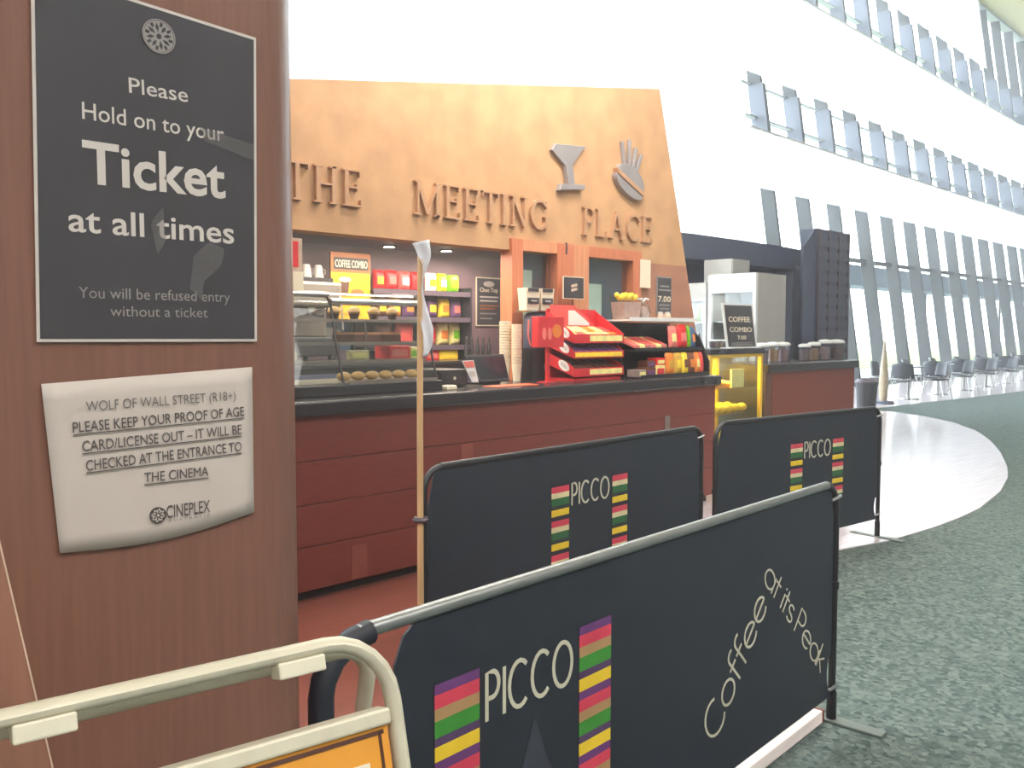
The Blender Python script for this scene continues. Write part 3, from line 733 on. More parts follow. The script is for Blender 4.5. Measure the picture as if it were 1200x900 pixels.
Wb, YG, GR = m_('bag_white', (246, 246, 240)), m_('bag_lime', (214, 226, 20)), m_('bag_green', (120, 190, 20))
PU, YE, OR_ = m_('bag_purple', (110, 70, 120)), m_('bag_yellow', (248, 214, 60)), m_('bag_orange', (226, 130, 50))
PK, CRM = m_('bag_pink', (226, 120, 110)), m_('bag_cream', (240, 228, 150))
BR = m_('bar_brown', (112, 64, 44)); BLU = m_('bag_blue', (70, 100, 140)); GLD = m_('bag_gold', (204, 160, 60))
def row(zs, items, group):
    for (a, b, h, m, m2, lb) in items:
        xa, xb = XatY(a, SY + .1), XatY(b, SY + .1)
        pack('snack_bag', lb, 'snack bag', m, (xa + xb) / 2, SY + .12, 1.27 + zs, xb - xa - .012, h, .09, group, m2)
row(.571, [(438, 452, .165, R1, YE, 'red snack bag on the top shelf, first from the poster side'), (452, 467, .17, R1, PK, 'red snack bag second along the top shelf'), (467, 482, .165, R2, Wb, 'paler red snack bag third along the top shelf'),
           (482, 498, .165, R1, None, 'red snack bag on the top shelf right behind the paper strip'), (499, 513, .165, Wb, YG, 'white snack bag on the top shelf right of the paper strip'), (513, 525, .165, YG, Wb, 'lime yellow snack bag on the top shelf'),
           (525, 539, .16, GR, YG, 'green snack bag at the right end of the top shelf')], 'bags on the top snack shelf')
row(.351, [(440, 455, .17, BR, YE, 'brown snack bag on the second shelf behind the glass case'), (456, 471, .17, OR_, YE, 'orange snack bag on the second shelf behind the glass case'), (472, 487, .17, PU, OR_, 'purple snack bag on the second shelf left of the paper strip'),
           (499, 513, .17, PU, YE, 'purple snack bag with big yellow patch just right of the paper strip'), (514, 528, .17, YE, OR_, 'yellow snack bag in the middle of the second shelf'), (528, 541, .165, PU, PK, 'purple and pink snack bag at the right end of the second shelf')], 'bags on the second snack shelf')
row(.116, [(440, 462, .19, BR, None, 'dark brown snack bag low on the shelf behind the case'), (464, 486, .19, R2, None, 'pale red snack bag low on the shelf behind the case'),
           (499, 512, .2, PK, R1, 'pink snack bag on the third shelf'), (512, 527, .2, CRM, OR_, 'cream snack bag with orange print on the third shelf'), (527, 540, .2, CRM, GR, 'cream snack bag with green print on the third shelf')], 'bags on the third snack shelf')
def carton(name, label, cat, m, x0, x1, y0, y1, z0, z1, m2=None, group=None, lid=None):
    o = MB().box(-(x1 - x0) / 2, (x1 - x0) / 2, 0, y1 - y0, 0, z1 - z0).build(name, m, bevel=.004); o.location = ((x0 + x1) / 2, y0, z0 + .0015); tag(o, label, cat, group)
    w, h = x1 - x0, z1 - z0
    if m2: MB().prism(rrect(-w * .38, w * .38, h * .2, h * .72, min(w, h) * .1, 3), (0, 0, 0), X_, Z_, NF, 0, .002).build('printed_patch', m2, o)
    if lid: MB().box(-w / 2 - .003, w / 2 + .003, -.003, y1 - y0 + .003, h * .86, h + .002).build('lid', lid, o)
    return o
carton('snack_box', 'red box on the bottom snack shelf', 'box', R1, XatY(502, SY), XatY(516, SY), SY + .02, SY + .2, 1.27, 1.355, PK, 'boxes on the bottom snack shelf')
carton('snack_box', 'yellow box at the right end of the bottom snack shelf', 'box', M_yel, XatY(517, SY), XatY(538.5, SY), SY + .02, SY + .2, 1.27, 1.36, YE, 'boxes on the bottom snack shelf')

# posters on the purple back wall
BY = 5.975
def wall_poster(name, label, cat, x0, y0, x1, y1, Y, m, frame=None):
    a, b = onY(x0, y1, Y), onY(x1, y0, Y); w, h = b.x - a.x, b.z - a.z
    t = thing(name, label, cat, (a.x, Y, a.z))
    if frame:
        MB().box(0, w, -.012, -.001, 0, h).build('frame', frame, t); MB().box(.012, w - .012, -.0145, -.012, .012, h - .012).build('sheet', m, t)
    else: MB().box(0, w, -.006, -.001, 0, h).build('sheet', m, t)
    return t, w, h
M_pyel = m_('poster_yellow', (226, 160, 12), .12, 4, .5); M_pora = m_('poster_amber', (160, 92, 46), .08, 4, .5)
t, w, h = wall_poster('menu_poster', 'yellow and amber coffee combo menu poster standing on the kiosk back bench', 'poster', 388, 298, 433, 377, 5.70, M_pyel)
zb_ = 1.27 - t.location.z
MB().box(0, w, 0, .012, 0, h).build('back_board', M_blk, t)
for x in (.03, w - .05): MB().box(x, x + .02, .0, .012, zb_, 0).build('leg', M_blk, t)
MB().box(.0, w, -.02, .03, zb_ + .001, zb_ + .01).build('base', M_blk, t)
MB().box(0, w, -.008, -.006, h * .71, h).build('upper_band', M_pora, t); MB().box(.025, w - .02, -.0105, -.008, h * .755, h * .925).build('title_panel', M_kick, t)
put_text(MB(), 'COFFEE COMBO', (.035, -.0105, h * .785), X_, Z_, NF, w - .065, h * .105, .01).build('title_text', M_creamp, t)
cup = MB(); cup.prism([(w * .27, h * .37), (w * .42, h * .37), (w * .46, h * .6), (w * .23, h * .6)], (0, -.006, 0), X_, Z_, NF, 0, .002); cup.build('cup_picture', M_brown, t)
MB().prism(ellipse(w * .345, h * .61, w * .15, h * .035), (0, -.006, 0), X_, Z_, NF, 0, .003).build('froth_picture', M_white, t)
MB().prism(ellipse(w * .66, h * .43, w * .17, h * .05), (0, -.006, 0), X_, Z_, NF, 0, .002).build('cake_picture', M_pora, t)
MB().box(w * .15, w * .75, -.008, -.006, h * .1, h * .115).build('small_print_line', M_pora, t)
t, w, h = wall_poster('drinks_poster', 'blue poster with a yellow disc, seen through the curved glass food case', 'poster', 362, 379, 438, 411, BY, m_('poster_blue', (104, 128, 160), .25, 6, .5))
MB().prism(ellipse(w * .86, h * .5, w * .1, h * .32), (0, -.006, 0), X_, Z_, NF, 0, .002).build('disc_picture', m_('disc_yellow', (236, 226, 120)), t)
MB().prism(ellipse(w * .28, h * .62, w * .2, h * .22), (0, -.006, 0), X_, Z_, NF, 0, .002).build('cloud_picture', M_whitep, t)
t, w, h = wall_poster('treat_poster', 'framed black ice cream treat menu on the purple wall, above the small dark bottles', 'poster', 557, 326, 586, 382, BY, M_pblack, M_creamp)
put_text(MB(), 'Choc Top', (w * .14, -.0145, h * .70), X_, Z_, NF, w * .72, h * .085, .02).build('title_text', M_creamp, t)
for i, (z, k, mm) in enumerate(((.58, .74, M_pgrey), (.5, .7, M_pgrey), (.4, .74, M_pora), (.34, .6, M_pora), (.24, .66, M_pgrey2), (.14, .5, M_pgrey2))):
    MB().box(w * .14, w * (.14 + k), -.016, -.0145, h * z, h * (z + .03)).build('text_line', mm, t)
MB().prism(ellipse(w * .5, h * .86, w * .22, h * .06), (0, -.0145, 0), X_, Z_, NF, 0, .002).build('treat_picture', M_pgrey, t)

# syrup bottles
for i in range(5):
    x = XatY(546.5 + i * 6.6, 5.5)
    t = thing('syrup_bottle', 'dark syrup bottle with a gold foot label in the row below the framed menu', 'bottle', (x, 5.5, 1.2715), 0, 'dark bottles below the framed menu')
    MB().lathe((0, 0, 0), [(.001, 0), (.019, 0), (.019, .11), (.009, .14), (.0085, .175), (.001, .176)], 12).build('body', M_blk, t, smooth=True)
    MB().lathe((0, 0, .018), [(.0195, 0), (.0195, .022)], 12).build('label_band', m_('label_gold', (240, 210, 130)), t)
    MB().lathe((0, 0, .176), [(.001, 0), (.011, 0), (.011, .018), (.001, .019)], 10).build('cap', M_soffit, t)

# ------------------------------------------------------------------ curved glass food case
M_cglass = glass('case_glass', (.93, .95, .94), .10)
prof = [(4.352, 1.19), (4.395, 1.33), (4.44, 1.47), (4.465, 1.6), (4.485, 1.665), (4.52, 1.715), (4.58, 1.743), (4.67, 1.752), (4.80, 1.757)]
cs = thing('food_case', 'curved glass food case with steel rails on the black counter top', 'display case', (1.3, 4.35, CT))
XL, XR, XM = 0.0, XatY(511, 4.36) - 1.3, XatY(403, 4.352, 445) - 1.3
MB().box(XL, XR + .02, -.03, .47, 0, .065).build('plinth', M_blk, cs, bevel=.006)
ptsP = [(y - 4.35, z - CT) for y, z in prof]
for x in (XL + .01, XM, XR): MB().tube([(x, y, z) for y, z in ptsP] + [(x, .47, .63)], .0075, 8).build('end_rib', M_blk, cs, smooth=True)
gm = MB(); 
for x0, x1 in ((XL + .02, XM - .01), (XM + .01, XR - .01)):
    gp = MB(); gp.loft([[(x, y, z) for y, z in ptsP] + [(x, y + .005, z - .003) for y, z in ptsP[::-1]] for x in (x0, x1)]); gp.build('curved_glass', M_cglass, cs, smooth=True)
gm.bm.free()
MB().tube([(XM, .135, .56), (XR, .135, .56)], .02, 12).build('top_rail', M_chrome, cs, smooth=True)
MB().tube([(XL, .16, .6), (XM, .16, .6)], .018, 12).build('top_rail', M_chrome, cs, smooth=True)
for z in (.2, .31, .45):
    MB().box(XL + .01, XR - .01, .12, .46, z - .008, z).build('shelf', M_cglass, cs); MB().box(XL + .01, XR - .01, .105, .12, z - .013, z + .006).build('shelf_edge', M_steelb, cs)
MB().box(XL + .01, XR - .01, .0, .46, .066, .075).build('tray_floor', M_steelb, cs)
MB().box(XM + .02, XR - .02, -.026, -.02, .065, .085).build('front_lip', M_steelb, cs)
M_cake, M_choc = m_('cake_tan', (206, 160, 96)), m_('cake_chocolate', (96, 56, 44))
CX0 = 1.3 + XM
def slice_(lb, x, y, z, m, m2, g='cakes in the glass food case', w=.075):
    o = MB().prism([(-w, 0), (w, -.045), (w, .045)], (0, 0, 0), X_, Y_, Z_, 0, .05).build('cake_slice', m, bevel=.004); o.location = (x, y, z + .0015); o.rotation_euler = (0, 0, random.uniform(-.5, .5) + 1.4); tag(o, lb, 'cake', g)
    MB().prism([(-w * .9, 0), (w * .95, -.042), (w * .95, .042)], (0, 0, .05), X_, Y_, Z_, 0, .014).build('icing', m2, o)
def muffin(lb, x, y, z, m, g='muffins in the glass food case'):
    t = thing('muffin', lb, 'muffin', (x, y, z + .0015), 0, g)
    MB().lathe((0, 0, 0), [(.001, 0), (.024, 0), (.034, .04), (.001, .042)], 14).build('case_cup', M_choc, t)
    MB().lathe((0, 0, .04), [(.034, 0), (.042, .012), (.036, .032), (.018, .044), (.001, .047)], 14).build('crown', m, t, smooth=True)
for i in range(4): slice_('slice of chocolate cake on the middle glass shelf of the food case', CX0 + .2 + i * .12, 4.62, CT + .31, M_choc, m_('icing_tan', (186, 130, 90)))
for i in range(4): muffin('tan muffin on the upper glass shelf of the food case', CX0 + .12 + i * .15, 4.63, CT + .45, M_cake)
for i in range(5): muffin('dark muffin in the left bay of the food case', 2.0 + i * .16, 4.62, CT + .31, M_choc, 'muffins in the left bay')
for i in range(5): slice_('pale cake slice low in the left bay of the food case', 2.05 + i * .17, 4.62, CT + .2, M_creamp, M_cake, 'pale cakes in the left bay')
xa = XatY(452, 4.6, 410); xb = XatY(476, 4.6, 410)
carton('cake_box', 'red cake box on the lowest shelf of the glass food case', 'box', R1, xa, xb, 4.56, 4.72, CT + .2, CT + .285, PK)
o = carton('cake_box', 'small yellow box beside the red cake box in the food case', 'box', CRM, xb + .01, xb + .07, 4.56, 4.7, CT + .2, CT + .275, GR)
xa = XatY(410, 4.6, 420); carton('price_card', 'pale price card box low in the glass food case', 'box', m_('card_pale', (206, 196, 150)), xa, xa + .15, 4.6, 4.64, CT + .2, CT + .26, CRM)
for i in range(6): 
    o = MB().ell((0, 0, .028), .05, .032, .028, 12, 8).build('bread_roll', M_cake, smooth=True); o.location = (CX0 + .1 + i * .105, 4.5, CT + .0768); tag(o, 'bread roll in the row on the floor of the food case', 'bread', 'rolls on the case floor')

# espresso machine, sign at the left edge
em = thing('espresso_machine', 'grey steel espresso machine on the back bench beside the column', 'coffee machine', (2.95, 5.45, 1.27))
MB().box(0, .72, .02, .45, .06, .2).build('drip_base', M_blk, em, bevel=.01); MB().box(0, .72, .2, .45, .2, .42).build('rear_body', M_steelb, em, bevel=.01)
MB().box(-.01, .73, .0, .46, .42, .6).build('head', M_steelb, em, bevel=.02); MB().box(.05, .67, .03, .43, .6, .63).build('cup_rail', M_blk, em)
for x in (.18, .52):
    MB().cyl((x, .1, .42), (x, .1, .36), .035).build('group_head', M_chrome, em, smooth=True); MB().tube([(x, .08, .37), (x, -.06, .35)], .012, 8).build('portafilter', M_blk, em, smooth=True)
for x in (.03, .69): MB().tube([(x, -.02, .5), (x, -.05, .4), (x, -.06, .25)], .006, 8).build('steam_wand', M_chrome, em, smooth=True)
for x in (.06, .66): 
    for y in (.06, .4): MB().cyl((x, y, 0), (x, y, .06), .02).build('foot', M_blk, em)
for i in range(6):
    t = thing('coffee_cup', 'grey cup upside down in the row on the espresso machine', 'cup', (3.07 + .1 * i, 5.6, 1.9015), 0, 'cups on the espresso machine')
    MB().lathe((0, 0, 0), [(.001, 0), (.042, 0), (.03, .09), (.022, .1), (.001, .1)], 14).build('bowl', m_('cup_grey', (112, 106, 104)), t, smooth=True)
    MB().tube([(.036, 0, .025), (.06, 0, .035), (.058, 0, .065), (.034, 0, .07)], .005, 6).build('handle', m_('cup_grey', (112, 106, 104)), t)
a, b = onY(336, 313, 4.85), onY(350, 284, 4.85)
t = thing('small_sign', 'small red sign in a beige holder at the kiosk opening, next to the column', 'sign', (a.x, 4.80, 1.757))
w = b.x - a.x
MB().box(0, w, 0, .05, 0.002, onY(345, 318, 4.8).z - 1.757).build('holder_base', M_creamp, t); MB().box(0, w, .01, .03, onY(345, 318, 4.8).z - 1.757, b.z - 1.757 + .02).build('back_plate', m_('beige', (186, 160, 140)), t)
MB().box(.004, w - .03, .006, .01, a.z - 1.757, b.z - 1.757).build('red_panel', R1, t)

# ------------------------------------------------------------------ till area
def quadprism(px4, Y, th, m, name, par, O):
    P = [onY(x, y, Y) - O for x, y in px4]; A = [p for p in P]; B = [p + Vector((0, th, 0)) for p in P]
    return MB().loft([A, B]).build(name, m, par, bevel=.003)
O = Vector((XatY(572, 4.6), 4.6, CT))
t = thing('till_screen', 'black tilted till monitor on the counter in front of the paper cups', 'till', O)
mb = MB(); 
def scr(x0, x1, d0, d1, n0, n1, m, name):
    u = Vector((0, .5, .86)).normalized(); n = Vector((0, -.86, .5)).normalized(); base = Vector((0, -.09, .025))
    return MB().loft([[base + X_ * x0 + u * d0 + n * k, base + X_ * x1 + u * d0 + n * k, base + X_ * (x1 + .05) + u * d1 + n * k, base + X_ * (x0 - .05) + u * d1 + n * k] for k in (n0, n1)]).build(name, m, t, bevel=.004)
scr(-.16, .13, 0, .22, -.02, .0, M_blk, 'monitor'); scr(-.15, .12, .02, .2, 0, .002, m_('screen_dark', (34, 36, 44), .05, 5, .15), 'screen')
MB().box(-.1, .1, -.02, .13, 0, .015).build('base', M_blk, t, bevel=.004); MB().cyl((0, .06, .015), (0, .02, .1), .025).build('neck', M_blk, t)
x0 = XatY(511, 4.55, 440); x1 = XatY(545, 4.55, 440)
t = thing('cash_drawer', 'low black cash drawer on the counter between the food case and the till', 'cash drawer', ((x0 + x1) / 2, 4.52, CT)); w = x1 - x0
MB().box(-w / 2, w / 2, 0, .3, 0.006, .12).build('body', M_blk, t, bevel=.006); MB().box(-w / 2 + .01, w / 2 - .01, -.008, 0, .02, .1).build('drawer', M_ctop, t, bevel=.003)
MB().cyl((0, -.012, .06), (0, -.008, .06), .012).build('lock', M_chrome, t)
for x in (-.1, .1): MB().box(x - .015, x + .015, .05, .25, 0, .006).build('foot', M_ctop, t)
pc = [onY(*p, 4.4) for p in ((553.5, 448), (561, 447.5), (555, 422), (541.5, 423))]
o = MB().loft([[p + Vector((0, k, 0)) for p in pc] for k in (0, .006)]).build('leaflet', M_whitep); tag(o, 'leaning white and pink leaflet in front of the black till', 'leaflet')
P = pc; L = lambda u, v: (P[0] + (P[1] - P[0]) * u) * (1 - v) + (P[3] + (P[2] - P[3]) * u) * v
MB().loft([[L(u, v) + Vector((0, k, 0)) for u, v in ((.06, .68), (.94, .68), (.94, .97), (.06, .97))] for k in (-.002, 0)]).build('pink_heading', PK, o)
MB().loft([[L(u, v) + Vector((0, k, 0)) for u, v in ((.2, .3), (.8, .3), (.8, .5), (.2, .5))] for k in (-.002, 0)]).build('grey_picture', M_pgrey, o)
x0 = XatY(522, 4.3, 450); t = thing('card_reader', 'small beige card reader on the counter edge by the thin pole', 'card reader', (x0 + .04, 4.28, CT))
MB().box(-.045, .045, 0, .1, 0, .028).build('body', M_creamp, t, bevel=.006); MB().box(-.035, .035, .055, .09, .028, .031).build('screen', M_soffit, t)
for i in range(3): MB().box(-.03 + i * .022, -.014 + i * .022, .015, .03, .028, .032).build('key', M_pgrey, t)
o = MB().prism(rrect(XatY(570, 4.35, 447), XatY(622, 4.35, 447), 4.26, 4.4, .02), (0, 0, CT), X_, Y_, Z_, 0, .005).build('counter_mat', m_('mat_orange', (224, 104, 70))); tag(o, 'thin orange mat on the counter under the till', 'mat')

def cupstack(label, x, y, z, h, r, group='stacks of cream paper cups'):
    t = thing('cup_stack', label, 'cup stack', (x, y, z), 0, group)
    MB().lathe((0, 0, 0), [(.001, 0), (r * .72, 0), (r, .13), (r * .98, .131), (.001, .13)], 18).build('bottom_cup', M_creamp, t, smooth=True)
    k = .13; 
    while k < h:
        MB().lathe((0, 0, k), [(r * .96, 0), (r * .985, .012), (r * 1.03, .014), (r * 1.03, .021), (r * .95, .021)], 18).build('cup_rim', M_creamp, t, smooth=True); k += .022
    MB().lathe((0, 0, k), [(r * .95, 0), (r * .7, -.08), (.001, -.08)], 18).build('cup_inside', M_pgrey, t)
    return t
zz = onY(600, 381, 4.75).z - CT
cupstack('tall stack of cream paper cups beside the black urn, right one of two', XatY(605.5, 4.72), 4.72, CT, zz, .04)
cupstack('tall stack of cream paper cups behind the till, left one of two', XatY(592, 4.82), 4.82, CT, zz + .02, .045)

# black urn with two popcorn boxes
ux = XatY(631, 4.77); t = thing('drink_urn', 'black drink urn on the counter between the paper cups and the red candy stand', 'urn', (ux, 4.79, CT))
zm = onY(631, 408, 4.77).z - CT; zt = onY(631, 366, 4.77).z - CT; rw = (XatY(646, 4.77) - XatY(615, 4.77)) / 2
MB().prism(rrect(-rw, rw, -.11, .11, .03), (0, 0, 0), X_, Y_, Z_, 0, zm).build('base', M_blk, t, smooth=True)
MB().lathe((0, 0, zm), [(.001, 0), (.1, 0), (.108, .03), (.1, zt - zm - .03), (.08, zt - zm - .004), (.001, zt - zm)], 24).build('tank', M_dark, t, smooth=True)
MB().tube([(-.1, -.03, zm + .02), (-.13, -.03, zm + .1), (-.12, -.03, zt - zm + zm - .06)], .007, 8).build('handle', PK, t, smooth=True)
MB().cyl((.0, -.135, zm + .03), (0, -.1, zm + .03), .014).build('tap', M_chrome, t); MB().box(-.03, .03, -.114, -.11, .08, .13).build('badge', M_pgrey2, t)
MB().prism(rrect(-rw, rw, -.1, .1, .03), (0, 0, zt), X_, Y_, Z_, 0, .012).build('tray', M_chrome, t, smooth=True)
for i, (a, b, lb) in enumerate(((613.5, 630, 'cream snack box with black label on the urn, left one'), (632, 646, 'cream snack box with black label on the urn, right one'))):
    x0, x1 = XatY(a, 4.75), XatY(b, 4.75); w = (x1 - x0); zt2 = onY(625, 338, 4.75).z - CT - zt - .012
    tt = thing('snack_box', lb, 'box', ((x0 + x1) / 2, 4.77, CT + zt + .0135), .0 if i == 0 else -.12, 'cream snack boxes on the urn')
    MB().loft([[(-w * .42, -.04, 0), (w * .42, -.04, 0), (w * .42, .04, 0), (-w * .42, .04, 0)], [(-w / 2, -.05, zt2), (w / 2, -.05, zt2), (w / 2, .05, zt2), (-w / 2, .05, zt2)]]).build('carton', M_creamp, tt)
    for z0, z1 in ((.3, .56), (.84, .99)):
        MB().box(-w * .36, w * .36, -.056, -.051 + .012, zt2 * z0, zt2 * z1).build('black_label', M_pblack, tt)
    MB().box(-w * .2, w * .2, -.058, -.056, zt2 * .4, zt2 * .46).build('label_text', M_pgrey, tt)

# hot dog sign on a rod
a, b = onY(660, 350, 4.8), onY(684.5, 325, 4.8); w, h = b.x - a.x, b.z - a.z
t = thing('rod_sign', 'black square snack sign on a thin rod above the red candy stand', 'sign', ((a.x + b.x) / 2, 4.8, CT))
z0 = a.z - CT
MB().cyl((0, .012, .012), (0, .012, z0 + .05), .005, seg=8).build('rod', M_blk, t); MB().lathe((0, .012, 0), [(.001, 0), (.055, 0), (.05, .012), (.001, .012)], 16).build('base', M_blk, t)
MB().box(-w / 2, w / 2, 0, .008, z0, z0 + h).build('frame', M_creamp, t); MB().box(-w / 2 + .007, w / 2 - .007, -.002, 0, z0 + .007, z0 + h - .007).build('panel', M_pblack, t)
for k in (-.022, .012):
    MB().prism(bar(-.035, z0 + h * .5 + k, .04, z0 + h * .58 + k, .022), (0, -.002, 0), X_, Z_, NF, 0, .002).build('bread_picture', m_('picture_cream', (214, 190, 168)), t)

# ------------------------------------------------------------------ red three-tier candy stand
fx0, fx1 = XatY(673, 4.35, 420), XatY(731, 4.35, 420)
rd = thing('candy_stand', 'red three-tier cardboard candy stand with white oval badges on the counter', 'display stand', (fx0, 4.35, CT)); w = fx1 - fx0
dep = .3
lips = [(onY(700, a, 4.35).z - CT, onY(700, b, 4.35).z - CT) for a, b in ((440.5, 431), (419.5, 411.5), (402, 391.5))]
MB().box(.01, w - .01, dep - .012, dep, 0, lips[2][1] + .2).build('back_board', M_redp, rd)
MB().box(.015, w - .015, .02, dep - .012, 0.0, .02).build('base_board', M_redp, rd)
for k, (z0, z1) in enumerate(lips):
    z0 = max(z0, .005)
    for s, xx in enumerate((0, w - .006)):
        ck = MB().prism([(0, z0), (.0, z1), (.05, z1 + .035), (dep, z1 + .19 if k == 2 else z1 + .13), (dep, z0 + .1)], (xx, 0, 0), Y_, Z_, X_, 0, .006).build('cheek', M_redp, rd)
        if s == 0:
            e = [(.105 + (.062 * cos(a) * cos(.55) - .034 * sin(a) * sin(.55)), z0 + .085 + (.062 * cos(a) * sin(.55) + .034 * sin(a) * cos(.55))) for a in [2 * pi * i / 24 for i in range(24)]]
            MB().prism(e, (xx, 0, 0), Y_, Z_, X_, -.003, .0).build('oval_badge', M_whitep, ck, label='white oval badge with grey writing')
            for q in (-.008, .008): MB().prism(bar(.075, z0 + .07 + q, .135, z0 + .105 + q, .006), (xx, 0, 0), Y_, Z_, X_, -.0042, -.003).build('badge_line', M_pgrey2, ck)
    MB().box(.006, w - .006, 0, .005, z0, z1).build('lip', M_redp, rd)
    MB().box(w * (.02 if k == 1 else .3), w * .96, -.003, 0, z0 + (z1 - z0) * .2, z1 - (z1 - z0) * .15).build('lip_print', YE if k == 1 else CRM, rd)
    MB().loft([[(.006, .005, z0 + j), (w - .006, .005, z0 + j), (w - .006, dep - .012, z0 + .1 + j), (.006, dep - .012, z0 + .1 + j)] for j in (0, .004)]).build('tray', M_redp, rd)
tm = [(BR, 'chocolate bar in the bottom tray of the red candy stand'), (PU, 'purple chocolate bar in the middle tray of the red candy stand'), (CRM, 'cream wrapped bar in the top tray of the red candy stand')]
for k, (m, lb) in enumerate(tm):
    for r_ in range(2):
        for i in range(6):
            z0 = max(lips[k][0], .005)
            y = .055 + r_ * .12; z = z0 + .1 * (y - .005) / (dep - .017) + .012
            o = MB().loft([[(-.046, -.05, 0), (.046, -.05, 0), (.046, .05, .034), (-.046, .05, .034)], [(-.04, -.048, .022), (.04, -.048, .022), (.04, .048, .056), (-.04, .048, .056)]]).build('candy_bar', [m, R2, OR_][(i + r_ * 2) % 3] if k == 2 and i % 2 else m, bevel=.004)
            o.location = (fx0 + .062 + i * (w - .12) / 5, 4.35 + y, CT + z + .004)
            tag(o, lb, 'candy bar', 'bars in the %s tray of the red stand' % ('bottom', 'middle', 'top')[k])
# white card and header in the top tray
hb = MB().prism([(-.03, .0), (w * .82, 0), (w * .82, .02), (w * .42, .17), (-.03, .17)], (fx0 + .05, 4.35 + dep - .03, CT + lips[2][1] + .06), X_, Z_, NF, -.003, .003).build('header_card', R2); tag(hb, 'sloping red header card standing behind the top tray of candy', 'card')
MB().prism([(w * .3, .01), (w * .72, .01), (w * .72, .03), (w * .42, .13), (w * .3, .13)], (fx0 + .05, 4.35 + dep - .03, CT + lips[2][1] + .06), X_, Z_, NF, .003, .005).build('white_flash', M_whitep, hb)
x0, x1 = XatY(631, 4.38), XatY(661, 4.38); z0, z1 = onY(645, 407, 4.38).z, onY(645, 371, 4.38).z
t = thing('hanging_pack', 'red candy pack display clipped at the left of the red stand', 'box', ((x0 + x1) / 2, 4.38, CT), 0); ww = (x1 - x0) / 2
MB().box(-ww, ww, 0, .07, z0 - CT, z1 - CT).build('pack', M_redp, t, bevel=.004); MB().box(-.015, .015, .03, .05, 0, z0 - CT).build('post', M_redp, t); MB().box(-.06, .06, -.0, .09, 0, .008).build('base', M_redp, t)
for dx in (-.08, -.02): MB().prism(ellipse(dx, z0 - CT + .1, .022, .045), (0, 0, 0), X_, Z_, NF, 0, .003).build('print_blob', PK, t)
MB().prism(ellipse(.06, z0 - CT + .12, .05, .05), (0, 0, 0), X_, Z_, NF, 0, .003).build('print_disc', OR_, t)

# ------------------------------------------------------------------ black stepped snack rack at the counter end
gx0, gx1 = fx1 + .034, 1.0 + XE - .02
t = thing('snack_rack', 'black stepped snack rack at the right end of the counter, with a white topped ledge', 'display rack', (gx0, 4.2, CT)); w = gx1 - gx0
sz = [.012, .23, .48]
for k, z in enumerate(sz):
    MB().box(0, w - .03, .0 + k * .06, .42, z - .012, z).build('shelf', M_blk if k < 2 else M_whitep, t); MB().box(0, w - .03, k * .06 - .004, k * .06, z - .012, z + .02).build('shelf_lip', M_blk if k < 2 else M_whitep, t)
MB().prism([(-.0, 0), (0, .12), (.1, .33), (.2, .42), (.44, .42), (.44, 0)], (w - .025, 0, 0), Y_, Z_, X_, 0, .022).build('side_panel', M_blk, t)
MB().prism([(.15, 0), (.28, .46), (.44, .46), (.44, 0)], (0, 0, 0), Y_, Z_, X_, -.02, 0).build('side_panel', M_blk, t)
MB().box(0, w, .425, .44, 0, .46).build('back_panel', M_blk, t)
def rk(a, b, k, h, m, m2, lb, d=.07, grp=None, dy=0.05):
    Y = 4.2 + k * .06 + dy; xa, xb = XatY(a, Y), XatY(b, Y)
    pack('snack_bag', lb, 'snack bag', m, (xa + xb) / 2, Y, CT + sz[k], xb - xa, h, d, grp, m2, tiltx=-.1)
g2 = 'bags on the middle ledge of the black rack'; g1 = 'bags on the bottom ledge of the black rack'
rk(784, 793.5, 1, .2, PK, CRM, 'pale pink snack bag on the middle ledge beside the red one', .05, g2)
rk(794, 805, 1, .21, R1, PK, 'bright red snack bag on the middle ledge near the rack end', .06, g2)
rk(805.5, 808.5, 1, .2, GR, None, 'narrow green snack bag beside the bright red one', .05, g2); rk(809, 814.5, 1, .19, BLU, OR_, 'dark blue snack bag at the right end of the middle ledge', .05, g2)
for i, (a, b, m, m2, lb) in enumerate(((781, 790, OR_, GLD, 'orange snack bag on the bottom ledge next to the boxes'), (790.5, 799, GLD, YE, 'gold snack bag on the bottom ledge, second'), (799.5, 806, YE, BR, 'yellow snack bag in the middle of the bottom ledge'),
                                       (806.5, 814, BR, OR_, 'brown and orange snack bag on the bottom ledge'), (814.5, 820, OR_, CRM, 'orange and cream snack bag near the rack end, bottom ledge'), (820.5, 823.5, R2, R1, 'red snack bag at the very end of the bottom ledge'))):
    rk(a, b, 0, .19, m, m2, lb, .055, g1)
# boxes of bars at the left of the rack, flat packs above
for i, (a, b, k, h, m, m2, lb) in enumerate(((749, 758, 0, .06, m_('box_grey', (150, 132, 128)), CRM, 'grey carton of bars at the left of the bottom ledge'), (758.5, 769, 0, .075, BR, PU, 'brown carton of bars on the bottom ledge'), (769.5, 780, 0, .09, CRM, R1, 'cream carton of bars on the bottom ledge'))):
    Y = 4.22; carton('bar_carton', lb, 'box', m, XatY(a, Y), XatY(b, Y), Y, Y + .12, CT + sz[k], CT + sz[k] + h, m2, 'cartons at the left of the black rack')
carton('bar_carton', 'dark brown carton stacked on the brown carton', 'box', M_choc, XatY(759, 4.23), XatY(768.5, 4.23), 4.23, 4.33, CT + sz[0] + .076, CT + sz[0] + .13, PU, 'cartons at the left of the black rack')
carton('bar_carton', 'bright red topped carton stacked on the cream carton', 'box', R1, XatY(770, 4.23), XatY(780, 4.23), 4.23, 4.33, CT + sz[0] + .091, CT + sz[0] + .15, CRM, 'cartons at the left of the black rack')
